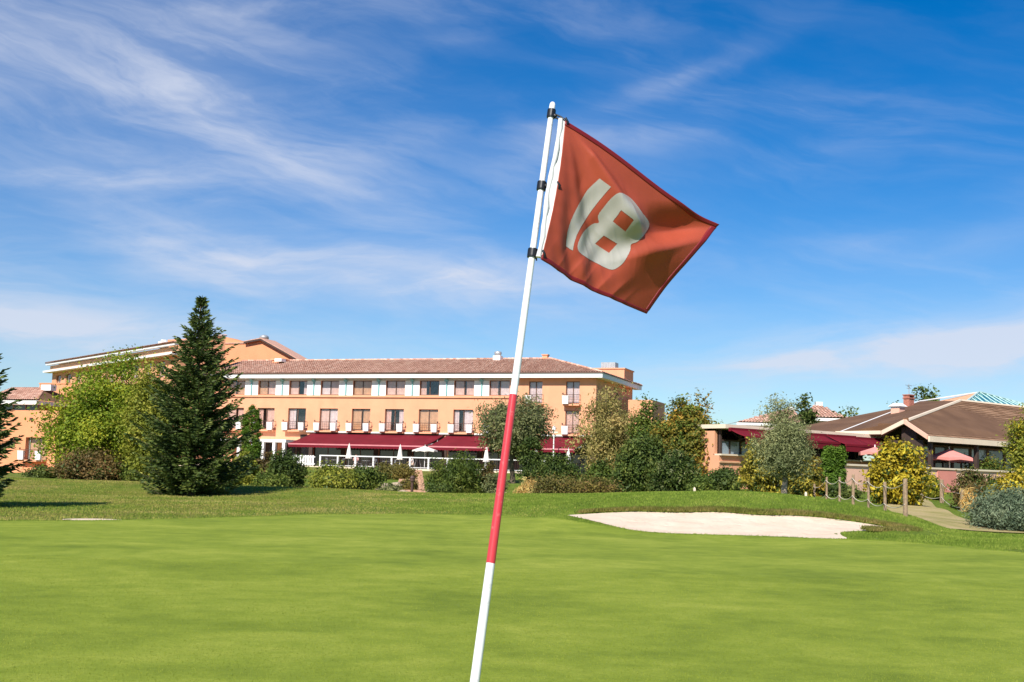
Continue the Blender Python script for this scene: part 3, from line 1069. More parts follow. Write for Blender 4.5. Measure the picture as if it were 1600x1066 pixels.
# --- windows: one mesh for each kind, an object for each window
def window_meshes(w, h, tag_):
    f = MB()
    f.box(-w / 2, w / 2, 0.20, 0.27, 0, 0.07).box(-w / 2, w / 2, 0.20, 0.27, h - 0.07, h)
    f.box(-w / 2, -w / 2 + 0.07, 0.20, 0.27, 0.07, h - 0.07).box(w / 2 - 0.07, w / 2, 0.20, 0.27, 0.07, h - 0.07)
    f.box(-0.045, 0.045, 0.195, 0.265, 0.07, h - 0.07)
    p = MB()
    p.box(-w / 4 + 0.04, w / 4 - 0.02, 0.228, 0.238, 0.07, h - 0.07)
    c = []
    n = 26
    for k in range(n + 1):
        x = -w / 4 + w / 2 * k / n
        c.append((x, 0.30 + 0.03 * math.sin(k * 1.9)))
    cu = MB()
    for (a, b) in zip(c, c[1:]):
        cu.quad((a[0], a[1], 0.03), (b[0], b[1], 0.03), (b[0], b[1], h - 0.02), (a[0], a[1], h - 0.02))
    return f, p, cu


WM = {}
for key, (w, h) in {'a': (2.2, 2.33), 'b': (2.24, 1.56), 'r2': (1.44, 2.24), 'r1': (1.44, 2.33), 'g': (3.4, 2.65)}.items():
    f, p, cu = window_meshes(w, h, key)
    WM[key] = (f.mesh('window_frame', MT['frame']), p.mesh('pane', MT['pane'] if key != 'g' else MT['darkpane']),
               [cu.mesh('curtain', m, True) for m in (MT['curtain'], MT['shutter'], MT['lilac'])], w, h)
rw = random.Random(8)


def window(parent, key, x, z, cur=(0, 1), y=0.0, rot=None):
    fm, pmsh, cms, w, h = WM[key]
    o = ob('window', fm, parent, (x, y, z), rot)
    for s in (-1, 1):
        ob('pane', pmsh, o, (s * w / 4, 0, 0))
        if cur is not None:
            k = cur[0 if s < 0 else 1]
            if k is not None:
                c_ = ob('curtain', cms[k], o, (s * w / 4, 0, 0))
                dr = rw.random()
                if dr < 0.4:                                   # some curtains are only half drawn
                    f_ = 0.45 + 0.5 * rw.random()
                    c_.scale.x = f_
                    c_.location.x = s * (w / 4 + (w / 4) * (1 - f_))
    return o


picks = [(0, 0), (0, 0), (2, None), (0, 2), (1, 1), (0, 2), (1, 1), (2, 2), (0, 0)]
for c, k in zip(W1, picks):
    window(hotel, 'a', c, 5.25, k)
picks = [(1, 1), (1, 0), (0, 2), (2, 0), (1, 1), (0, 0), (0, None), (0, 0), (0, 2)]
for c, k in zip(W1, picks):
    window(hotel, 'b', c, 9.06, k)
for c in WR:
    window(hotel, 'r2', c, 8.28, (2, 2))
    window(hotel, 'r1', c, 5.25, (0, 0))
for c in W1[1:] + WR:
    window(hotel, 'g', c, 1.25, None)

# white panels with a teal downpipe between the top floor windows
mbp = MB()
mbp.box(-0.84, -0.10, -0.05, 0.0, 9.0, 10.60).box(0.10, 0.84, -0.05, 0.0, 9.0, 10.60)
pan = mbp.mesh('white_panel', MT['white'])
mbp = MB()
mbp.tube([(0, -0.09, 9.0), (0, -0.09, 10.6), (0, -0.5, 10.82)], 0.075, 8)
mbp.box(-0.095, 0.095, -0.03, 0.0, 9.0, 10.60)
mbp.box(-0.2, 0.2, -0.22, -0.03, 10.5, 10.7)
pip = mbp.mesh('downpipe', MT['teal'])
for c in [W1[0] + 1.975 + 3.945 * k for k in range(8)]:
    ob('white_panel', pan, hotel, (c, 0, 0))
    ob('downpipe', pip, hotel, (c, 0, 0))

# balconies
def balcony_meshes(w, left_only):
    s = MB()
    s.box(-w / 2, w / 2, -0.62, 0.0, -0.16, 0.0)
    r = MB()
    r.box(-w / 2, w / 2, -0.60, -0.555, 0.92, 0.965)
    r.box(-w / 2 + 0.02, -w / 2 + 0.06, -0.555, 0.0, 0.92, 0.965).box(w / 2 - 0.06, w / 2 - 0.02, -0.555, 0.0, 0.92, 0.965)
    for z in (0.2, 0.46, 0.70):
        r.box(-w / 2, w / 2, -0.59, -0.565, z, z + 0.022)
    n = int(w / 0.24)
    for k in range(n + 1):
        x = -w / 2 + 0.015 + (w - 0.05) * k / n
        r.box(x, x + 0.016, -0.585, -0.569, 0.0, 0.92)
    for x in ((-w / 2 + 0.03,) if left_only else (-w / 2 + 0.03, w / 2 - 0.03)):
        r.lathe([(0.02, 0.96), (0.07, 1.0), (0.085, 1.06), (0.05, 1.12), (0.01, 1.14)], 8, (x, -0.58, 0))
    p = MB()
    p.prism([(-0.30, -0.82, 0.0), (0.30, -0.82, 0.0), (0.30, -0.63, 0.0), (-0.30, -0.63, 0.0)],
            [(-0.33, -0.86, 0.78), (0.33, -0.86, 0.78), (0.33, -0.62, 0.78), (-0.33, -0.62, 0.78)])
    p.box(-0.35, 0.35, -0.88, -0.615, 0.78, 0.83)
    return s.mesh('balcony', MT['wall']), r.mesh('railing', MT['iron']), p.mesh('planter', MT['white'])


BM = {'w': balcony_meshes(2.75, False), 'n': balcony_meshes(1.75, True)}


def balcony(parent, key, x, z, y=0.0, both=True):
    s, r, p = BM[key]
    w = 2.75 if key == 'w' else 1.75
    o = ob('balcony', s, parent, (x, y, z))
    ob('railing', r, o)
    ob('planter', p, o, (-w / 2 + 0.36, 0, 0))
    if both:
        ob('planter', p, o, (w / 2 - 0.36, 0, 0))


for c in W1:
    balcony(hotel, 'w', c, 5.16)
for c in WR:
    balcony(hotel, 'n', c, 8.2, 0, False)
    balcony(hotel, 'n', c, 5.16, 0, False)
# ground floor colonnade left of the awnings
mb = MB()
mb.box(-42, -33.4, -3.0, -0.003, 3.75, 4.05)
mb.obj('colonnade_beam', MT['white'], hotel)
for x in (-41.5, -39.3, -37.6, -36.3, -34.9, -33.7):
    mb = MB()
    mb.box(x - 0.17, x + 0.17, -2.95, -2.6, 1.2, 3.75)
    mb.obj('column', MT['white'], hotel)
# things on the roof belong to it
mb = MB()
mb.box(-0.42, 0.42, -0.42, 0.42, -0.6, 0.12)
vent_base = mb
mb.obj('roof_vent', MT['white'], roof, loc=(-13.1, 6.6, 13.75))
mb = MB()
mb.lathe([(0.34, 0.0), (0.40, 0.25), (0.40, 0.45), (0.16, 0.52)], 12)
mb.obj('vent_cowl', MT['steel'], roof, True, loc=(-13.1, 6.6, 13.87))
mb = MB()
mb.box(-0.28, 0.28, -0.28, 0.28, -0.5, 0.35)
mb.box(-0.36, 0.36, -0.36, 0.36, 0.35, 0.45)
mb.obj('roof_vent', MT['wall'], roof, loc=(-7.8, 7.2, 13.6))
# stair tower behind the hip
mb = MB()
mb.box(-3.6, 0.3, 10.0, 14.0, 10.8, 12.7)
mb.box(-3.7, 0.4, 9.9, 14.1, 12.7, 12.82)
mb.obj('stair_tower', MT['wall'], hotel)
mb = MB()
mb.box(-2.5, -0.9, 10.6, 12.0, 12.82, 13.5)
for k in range(5):
    mb.box(-2.4 + 0.3 * k, -2.25 + 0.3 * k, 10.56, 10.6, 12.9, 13.42)
mb.obj('air_conditioner', MT['steel'], hotel)
# lower block that runs back to the right
mb = MB()
wall_with_openings(mb, 0.0, 3.7, 0, 9.3, [(1.2, 2.6, 5.3, 7.4)], y=9.0)
mb.quad((3.7, 9, 0), (3.7, 15, 0), (3.7, 15, 9.3), (3.7, 9, 9.3))
mb.quad((0, 9, 9.3), (3.7, 9, 9.3), (3.7, 15, 9.3), (0, 15, 9.3))
mb.box(0.02, 3.6, 9.6, 9.7, 0, 9.2)
mb.obj('side_block', MT['wall'], hotel)

# --- gabled block behind the left end of the roof
gpts = [fac(x, y, 13.0) for (x, y) in ((262, 531), (350, 526), (384, 536), (410, 531), (446, 551), (474, 567))]
gx0, gx1 = gpts[0][0], gpts[-1][0]
gb = empty('gabled_block', hw(gx0, 13.0, 0), HA)
tag(gb, 'tall orange gabled block rising behind the hotel roof near the fir', 'building')
poly = [(0, 8.0)] + [(p[0] - gx0, p[1]) for p in gpts] + [(gx1 - gx0, 8.0)]
mb = MB()
mb.prism([(x, 0.0, z) for x, z in poly], [(x, 3.0, z) for x, z in poly])
mb.obj('wall', MT['wall_deep'], gb)
q = [(p[0] - gx0, p[1]) for p in gpts]
mb = MB()
for (a, b) in ((q[2], q[3]), (q[3], q[4]), (q[4], (q[5][0] + 0.3, q[5][1] - 0.16))):
    mb.prism([(a[0], -0.45, a[1] + 0.02), (b[0], -0.45, b[1] + 0.02), (b[0], 3, b[1] + 0.02), (a[0], 3, a[1] + 0.02)],
             [(a[0], -0.45, a[1] + 0.2), (b[0], -0.45, b[1] + 0.2), (b[0], 3, b[1] + 0.2), (a[0], 3, a[1] + 0.2)])
mb.obj('roof', MT['terracotta'], gb)
mb = MB()
for (a, b) in ((q[2], q[3]), (q[3], q[4]), (q[4], (q[5][0] + 0.3, q[5][1] - 0.16))):
    mb.prism([(a[0], -0.5, a[1] - 0.12), (b[0], -0.5, b[1] - 0.12), (b[0], -0.455, b[1] - 0.12), (a[0], -0.455, a[1] - 0.12)],
             [(a[0], -0.5, a[1] + 0.1), (b[0], -0.5, b[1] + 0.1), (b[0], -0.455, b[1] + 0.1), (a[0], -0.455, a[1] + 0.1)])
mb.obj('verge_board', MT['dusk'], gb)
mb = MB()
mb.box(q[1][0] - 6, q[2][0] + 0.1, -0.12, 0.4, q[2][1] - 0.08, q[2][1] + 0.06)
mb.obj('coping', MT['terracotta'], gb)
mb = MB()
mb.lathe([(0.55, -0.6), (0.55, 0.1), (0.62, 0.12), (0.5, 0.42), (0.2, 0.55)], 12, (q[3][0] - 0.7, 1.5, q[3][1] + 0.25))
mb.obj('roof_vent', MT['steel'], gb, True)
mb = MB()
a = fac(440, 566, 7.0)
mb.box(-0.7, 0.7, -0.7, 0.7, -1.6, 0.5)
mb.box(-0.85, 0.85, -0.85, 0.85, 0.5, 0.68)
mb.obj('chimney', MT['wall'], roof, loc=(a[0] + 0.2, 6.4, a[1] - 0.4))
mb = MB()
mb.box(-0.45, 0.45, -0.5, 0.5, 0.0, 0.35)
mb.obj('roof_vent', MT['white'], roof, loc=(a[0] + 0.9, 5.2, a[1] - 0.15))

# --- four storey wing running back to the left
wp0, wp1 = np.array([-37.3, 129.1]), np.array([-64.6, 162.0])
wdir = wp0 - wp1
wl = float(np.hypot(*wdir))
wa = math.atan2(wdir[1], wdir[0])
wing = empty('hotel_wing', (wp1[0], wp1[1], 0), wa)
tag(wing, 'taller hotel wing with white eave lines receding behind the yellow-green tree', 'building')
mb = MB()
wo = [(1.6 + 3.9 * k, 3.6 + 3.9 * k, 11.0, 12.9) for k in range(10)]
wall_with_openings(mb, 0, wl, -0.5, 13.4, wo)
mb.quad((0, 0, -0.5), (0, 5.4, -0.5), (0, 5.4, 13.4), (0, 0, 13.4))
mb.add([(wl, 0, -0.5), (wl, 5.4, -0.5), (wl, 5.4, 15.95), (wl, 0, 14.6)], [(0, 1, 2, 3)])
mb.quad((0, 5.4, -0.5), (wl, 5.4, -0.5), (wl, 5.4, 15.9), (0, 5.4, 14.6))
mb.obj('wall', MT['wall'], wing)
for o in wo:
    m_ = MB()
    w_, h_ = o[1] - o[0], o[3] - o[2]
    m_.box(0, w_, 0.2, 0.26, 0, 0.08).box(0, w_, 0.2, 0.26, h_ - 0.08, h_).box(0, 0.08, 0.2, 0.26, 0.08, h_ - 0.08).box(w_ - 0.08, w_, 0.2, 0.26, 0.08, h_ - 0.08).box(w_ / 2 - 0.05, w_ / 2 + 0.05, 0.2, 0.26, 0.08, h_ - 0.08)
    wf = m_.obj('window', MT['frame'], wing, loc=(o[0], 0, o[2]))
    MB().box(0.08, w_ - 0.08, 0.225, 0.235, 0.08, h_ - 0.08).obj('pane', MT['pane'], wf)
    MB().box(0, w_, 0.29, 0.315, 0, h_).obj('curtain', MT['curtain'], wf)
mb = MB()
mb.box(-1.1, wl, -1.0, -0.94, 13.35, 13.62).box(-1.1, -1.04, -0.94, 5.4, 13.35, 13.62)
mb.box(-1.04, wl, -0.94, 0.0, 13.35, 13.41)
mb.obj('fascia', MT['white'], wing)
mb = MB()
mb.box(-0.9, wl, -0.75, -0.25, 14.42, 14.6)
mb.obj('white_band', MT['white'], wing)
mb = MB()
mb.box(-0.5, wl, -0.2, 0.0, 13.78, 14.35)
mb.obj('clerestory', MT['shutter'], wing)
mb = MB()
mb.slab([(-1.0, -0.8, 14.70), (wl + 0.15, -0.8, 14.70), (wl + 0.15, 5.5, 16.1), (5.4, 5.5, 16.1)], 0.08)
mb.add([(-1.0, -0.8, 14.70), (5.4, 5.5, 16.1), (-1.0, 5.5, 14.70)], [(0, 1, 2)])
wr_ = mb.obj('roof', MT['flat_tile'], wing)
barrel_tiles('roof_tiles', (-1.0, -0.8, 14.72), (wl + 0.15, -0.8, 14.72), (5.4, 5.5, 16.12), (wl + 0.15, 5.5, 16.12), wr_, 6, 0.3, 0.5)
mb = MB()
mb.box(-0.5, 0.5, -0.5, 0.5, -0.5, 0.35).box(-0.25, 0.25, -0.25, 0.25, 0.35, 0.6)
mb.obj('roof_vent', MT['white'], wr_, loc=(27, 4.6, 16.0))

# --- plain orange end block
e0 = at(62, 600, 118)
eb_ = empty('end_block', (e0[0], e0[1], -0.4), HA)
tag(eb_, 'plain orange end block with a flat top left of the yellow-green tree', 'building')
MB().box(0, 10, 0, 8, 0, e0[2] + 0.4).obj('wall', MT['wall_deep'], eb_)
MB().box(-0.06, 10.06, -0.06, 8.06, e0[2] + 0.4, e0[2] + 0.5).obj('coping', MT['wall_deep'], eb_)

# --- low tiled house at the left edge
l0 = at(84, 745, 108)
lh = empty('low_house', (l0[0], l0[1], -0.6), HA)
tag(lh, 'low orange house with a tiled roof and a planter balcony at the left edge', 'building')
def lz(px, py, off=0.0):
    d = ray(px, py)
    P0 = l0 + _hy * off
    P = EYE + d * (((P0 - EYE) @ _hy) / (d @ _hy))
    return float((P - l0) @ _hx), float(P[2]) + 0.6
dx0, dz0 = lz(38, 718)
dx1, dz1 = lz(74, 684)
bx0, bz0 = lz(-30, 632, 1.5)
bx1, bz1 = lz(60, 646, 1.5)
mb = MB()
wall_with_openings(mb, -9.5, 0.0, 0, bz1 + 0.2, [(dx0, dx1, dz0, dz1)], 0, 0.5)
mb.quad((0, 0, 0), (0, 8, 0), (0, 8, bz1 + 0.2), (0, 0, bz1 + 0.2))
mb.quad((-9.5, 0, bz1 + 0.2), (0, 0, bz1 + 0.2), (0, 1.5, bz1 + 0.2), (-9.5, 1.5, bz1 + 0.2))
mb.obj('wall', MT['wall_deep'], lh)
mb = MB()
w_, h_ = dx1 - dx0, dz1 - dz0
mb.box(0, 0.09, 0.36, 0.44, 0, h_).box(w_ - 0.09, w_, 0.36, 0.44, 0, h_).box(0.09, w_ - 0.09, 0.36, 0.44, h_ - 0.1, h_).box(w_ / 2 - 0.05, w_ / 2 + 0.05, 0.36, 0.44, 0, h_ - 0.1)
do = mb.obj('window', MT['frame'], lh, loc=(dx0, 0, dz0))
MB().box(0.09, w_ - 0.09, 0.395, 0.405, 0.0, h_ - 0.1).obj('pane', MT['pane'], do)
MB().box(0.03, w_ - 0.03, 0.6, 0.64, 0, h_).obj('curtain', MT['shutter'], do)
balcony(lh, 'w', (dx0 + dx1) / 2, dz0 - 0.02)
MB().box(dx0 - 0.4, dx1 + 1.0, -0.5, 0.0, 0.55, 0.85).obj('ledge', MT['wall_deep'], lh)
mb = MB()
mb.box(-9.5, bx1, 1.5, 1.6, bz1 + 0.2, bz0)
mb.obj('window_band', MT['darkpane'], lh)
for k in range(7):
    MB().box(bx1 - 0.08 - 1.5 * k, bx1 - 1.5 * k, 1.44, 1.5, bz1 + 0.2, bz0).obj('mullion', MT['frame'], lh)
ft = lz(60, 626, 0.9)[1]
MB().box(-10, bx1 + 0.2, 0.9, 8, bz0, ft).obj('fascia', MT['white'], lh)
rt = lz(40, 607, 5)[1]
mb = MB()
mb.quad((-10, 0.85, ft + 0.02), (bx1 + 0.3, 0.85, ft + 0.02), (bx1 - 2.2, 4.6, rt), (-10, 4.6, rt))
mb.add([(bx1 + 0.3, 0.85, ft + 0.02), (bx1 + 0.3, 8, ft + 0.02), (bx1 - 2.2, 4.6, rt)], [(0, 1, 2)])
r_ = mb.obj('roof', MT['flat_tile'], lh)
barrel_tiles('roof_tiles', (-10, 0.85, ft + 0.04), (bx1 + 0.3, 0.85, ft + 0.04), (-10, 4.6, rt + 0.02), (bx1 - 2.2, 4.6, rt + 0.02), r_, 7)
MB().box(-0.6, 0.6, -0.4, 0.4, -0.3, 0.28).obj('roof_vent', MT['white'], r_, loc=(bx1 - 1.4, 4.2, rt))
MB().box(-0.12, 0.12, -0.2, 0, -0.12, 0.12).obj('wall_lamp', MT['iron'], lh, loc=(lz(50, 655)[0], 0, lz(50, 655)[1]))

# ================================================================== terrace in front of the hotel
terr = empty('terrace', hw(-16, -4.5, 0), HA)
tag(terr, 'paved terrace under the burgundy awnings in front of the hotel', 'terrace')
MB().box(-27, 17, -4.6, 4.5, 0.0, 1.25).obj('paving', MT['deck'], terr)
MB().box(-27.1, 17.1, -4.9, -4.6, 0.0, 1.33).obj('kerb', MT['cream'], terr)

# railing
rail = empty('terrace_railing', hw(0, -8.6, 1.33), HA)
tag(rail, 'white railing with posts along the edge of the terrace', 'railing')
RX = np.arange(-26.0, -1.0, 1.97)
for x in RX:
    MB().box(x - 0.075, x + 0.075, -0.075, 0.075, 0.0, 1.02).obj('post', MT['white'], rail)
MB().box(-26.1, -2.2, -0.05, 0.05, 1.02, 1.12).obj('top_rail', MT['white'], rail)
MB().box(-26.1, -2.2, -0.03, 0.03, 0.08, 0.13).obj('bottom_rail', MT['white'], rail)
mb = MB()
for a, b in zip(RX, RX[1:]):
    for k in range(1, 10):
        x = a + (b - a) * k / 10
        mb.box(x - 0.011, x + 0.011, -0.011, 0.011, 0.13, 1.02)
stuff(mb.obj('baluster', MT['iron'], rail))
scr = empty('slatted_screen', hw(-28.2, -8.2, 1.33), HA)
tag(scr, 'white slatted screen at the left end of the terrace railing', 'screen')
for k in range(9):
    MB().box(-1.2 + 0.28 * k, -1.0 + 0.28 * k, -0.03, 0.03, 0.05, 1.05).obj('slat', MT['white'], scr)
MB().box(-1.3, 1.35, 0.03, 0.07, 0.15, 0.25).box(-1.3, 1.35, 0.03, 0.07, 0.85, 0.95).obj('rail', MT['white'], scr)

# awnings
def awning(x0, x1, label, zt=4.86, zf=3.62, p=5.0):
    a = empty('awning', hw((x0 + x1) / 2, 0, 0), HA)
    tag(a, label, 'awning', 'burgundy awnings over the terrace')
    w = (x1 - x0) / 2
    n, m = 24, 8
    P = np.zeros((m + 1, n + 1, 3))
    for j in range(m + 1):
        for i in range(n + 1):
            t = j / m
            u = -w + 2 * w * i / n
            P[j, i] = (u, -0.25 - (p - 0.25) * t, zt + (zf - zt) * t - 0.07 * math.sin(math.pi * t) - 0.012 * math.sin(i * 2.1) * t)
    c = ob('canopy', grid_mesh('canopy', P, MT['burgundy']), a)
    sm = c.modifiers.new('thick', 'SOLIDIFY')
    sm.thickness = 0.012
    mb = MB()
    k = int(2 * w / 0.35)
    for i in range(k):
        u0, u1 = -w + 2 * w * i / k, -w + 2 * w * (i + 1) / k
        mb.prism([(u0, -p - 0.02, zf - 0.12), (u0, -p - 0.02, zf - 0.34), ((u0 + u1) / 2, -p - 0.02, zf - 0.40), (u1, -p - 0.02, zf - 0.34), (u1, -p - 0.02, zf - 0.12)],
                 [(u0, -p - 0.008, zf - 0.12), (u0, -p - 0.008, zf - 0.34), ((u0 + u1) / 2, -p - 0.008, zf - 0.40), (u1, -p - 0.008, zf - 0.34), (u1, -p - 0.008, zf - 0.12)])
    mb.obj('valance', MT['burgundy'], a)
    MB().box(-w, w, -p - 0.06, -p + 0.04, zf - 0.12, zf + 0.02).obj('front_bar', MT['valance'], a)
    MB().box(-w, w, -0.25, -0.003, zt - 0.1, zt + 0.1).obj('cassette', MT['dusk'], a)
    for u in (-w + 0.6, 0, w - 0.6):
        mb = MB()
        mb.tube([(u, -0.2, zt - 0.15), (u + 0.9, -2.6, (zt + zf) / 2 - 0.25), (u, -p, zf - 0.08)], 0.035, 6)
        mb.obj('arm', MT['white'], a)


awning(-31.9, -16.3, 'long burgundy awning at the left end of the terrace')
awning(-15.9, -9.3, 'short burgundy awning just left of the round olive tree')
awning(-8.8, -0.6, 'burgundy awning between the round olive tree and the pale tree')

# parasols
def closed_parasol(x, y, label, h=2.35):
    o = empty('closed_parasol', hw(x, y, 1.25), HA)
    tag(o, label, 'parasol', 'folded white parasols on the terrace')
    MB().tube([(0, 0, 0), (0, 0, h + 0.1)], 0.025, 8).obj('pole', MT['white'], o)
    mb = MB()
    n = 16
    vs = []
    prof = [(0.015, h + 0.05), (0.06, h - 0.1), (0.13, h - 0.5), (0.19, h - 0.95), (0.24, h - 1.3), (0.27, h - 1.42), (0.20, h - 1.44)]
    for (r, z) in prof:
        for k in range(n):
            t = 2 * math.pi * k / n
            rr = r * (1 + 0.22 * (k % 2))
            vs.append((rr * math.cos(t), rr * math.sin(t), z))
    fs = [(i * n + k, i * n + (k + 1) % n, (i + 1) * n + (k + 1) % n, (i + 1) * n + k) for i in range(len(prof) - 1) for k in range(n)]
    mb.add(vs, fs).obj('folded_canopy', MT['canvas'], o)
    MB().lathe([(0.3, 0.0), (0.3, 0.06), (0.06, 0.10), (0.04, 0.3)], 12).obj('base', MT['steel'], o)


PAR = [(545, -7.4, 'folded white parasol nearest the left end of the long awning'), (625, -7.4, 'folded white parasol left of the open white parasol'),
       (760, -7.4, 'folded white parasol just left of the flagstick at the terrace'), (838, -7.4, 'folded white parasol right of the round olive tree'),
       (888, -7.4, 'folded white parasol beside the dark shrub, farthest right on the terrace')]
for (px, y, lb) in PAR:
    closed_parasol(fac(px, 712, y)[0], y, lb)


def open_parasol(loc, rad, h, drop, mat, label, group=None, rz=0.0, sides=8, tilt=0.0):
    o = empty('open_parasol', loc, rz)
    tag(o, label, 'parasol', group)
    o.rotation_euler = (tilt, 0, rz)
    MB().tube([(0, 0, 0), (0, 0, h + 0.12)], 0.03, 8).obj('pole', MT['white'], o)
    n = sides
    c = MB()
    apex = (0, 0, h)
    ring = []
    for k in range(n):
        t = 2 * math.pi * (k + 0.5) / n
        ring.append((rad * math.cos(t), rad * math.sin(t), h - drop))
    mids = []
    for k in range(n):
        a, b = ring[k], ring[(k + 1) % n]
        mids.append(((a[0] + b[0]) * 0.485, (a[1] + b[1]) * 0.485, (a[2] + b[2]) / 2 + 0.04))
    vs = [apex]
    fs = []
    for k in range(n):
        b = len(vs)
        vs += [ring[k], mids[k], ring[(k + 1) % n], (ring[k][0], ring[k][1], ring[k][2] - 0.16), (mids[k][0], mids[k][1], mids[k][2] - 0.13), (ring[(k + 1) % n][0], ring[(k + 1) % n][1], ring[k][2] - 0.16)]
        fs += [(0, b, b + 1), (0, b + 1, b + 2), (b, b + 3, b + 4, b + 1), (b + 1, b + 4, b + 5, b + 2)]
    c.add(vs, fs).obj('canopy', mat, o)
    for k in range(n):
        MB().tube([(0, 0, h - 0.55), tuple(np.array(ring[k]) * (0.6, 0.6, 1) + (0, 0, (h - ring[k][2]) * 0.36 - 0.03))], 0.012, 5).obj('rib', MT['steel'], o)
    MB().lathe([(0.35, 0.0), (0.35, 0.07), (0.05, 0.11), (0.04, 0.3)], 12).obj('base', MT['steel'], o)
    return o


px_o = fac(664, 705, -7.3)
open_parasol(hw(px_o[0], -7.3, 1.25), 1.25, 2.32, 0.42, MT['canvas'], 'open white parasol on the terrace between the two people', 'open parasols', HA)

# lamp pole in front of the right awning
lp = empty('lamp_pole', hw(fac(865, 700, -6.5)[0], -6.5, 1.25), HA)
tag(lp, 'slim white lamp pole in front of the right awning', 'lamp')
MB().tube([(0, 0, 0), (0, 0, 4.0)], [0.07, 0.05], 8).obj('pole', MT['white'], lp)
MB().lathe([(0.05, 4.0), (0.17, 4.1), (0.17, 4.35), (0.04, 4.5)], 10).obj('lantern', MT['white'], lp)
MB().box(-0.4, 0.4, -0.03, 0.03, 3.86, 3.92).obj('crossbar', MT['white'], lp)

# tables and chairs behind the railing
ch = MB()
ch.box(-0.23, 0.23, -0.24, 0.22, 0.42, 0.46)
cm_seat = ch.mesh('seat', MT['chair'])
ch = MB()
for k in range(6):
    ch.tube([(-0.2 + 0.08 * k, 0.22, 0.46), (-0.22 + 0.088 * k, 0.31, 0.9)], 0.011, 5)
ch.tube([(-0.24, 0.31, 0.9), (0, 0.335, 0.93), (0.24, 0.31, 0.9)], 0.018, 6)
cm_back = ch.mesh('backrest', MT['steel'])
ch = MB()
ch.tube([(0, 0, 0), (0, 0, 0.42)], 0.015, 6)
cm_leg = ch.mesh('leg', MT['steel'])
tb = MB()
tb.lathe([(0.42, 0.72), (0.43, 0.735), (0.42, 0.75)], 16)
tm_top = tb.mesh('tabletop', MT['steel'])
tb = MB()
tb.tube([(0, 0, 0.05), (0, 0, 0.72)], 0.03, 8)
tb.lathe([(0.24, 0), (0.24, 0.03), (0.05, 0.06)], 12)
tm_leg = tb.mesh('pedestal', MT['steel'])


def chair(x, y, rz, label):
    o = empty('terrace_chair', hw(x, y, 1.25), HA + rz)
    tag(o, label, 'chair', 'grey chairs on the terrace')
    ob('seat', cm_seat, o)
    ob('backrest', cm_back, o)
    for (a, b) in ((-0.2, -0.2), (0.2, -0.2), (-0.2, 0.19), (0.2, 0.19)):
        ob('leg', cm_leg, o, (a, b, 0))


TBL = [(-25.2, -7.0, 'left of the first folded parasol'), (-21.6, -7.2, 'right of the seated person in pink'),
       (-19.6, -6.8, 'left of the second folded parasol'), (-15.0, -6.6, 'under the open white parasol'), (-11.6, -7.0, 'under the short awning near the round tree')]
for i, (x, y, where) in enumerate(TBL):
    o = empty('terrace_table', hw(x, y, 1.25), HA)
    tag(o, 'small round grey terrace table ' + where, 'table', 'terrace tables')
    ob('tabletop', tm_top, o)
    ob('pedestal', tm_leg, o)
    chair(x - 0.75, y + 0.1, math.radians(90 + 10 * i), 'grey terrace chair left of the table ' + where)
    if i != 3:
        chair(x + 0.75, y - 0.1, math.radians(-95 + 7 * i), 'grey terrace chair right of the table ' + where)


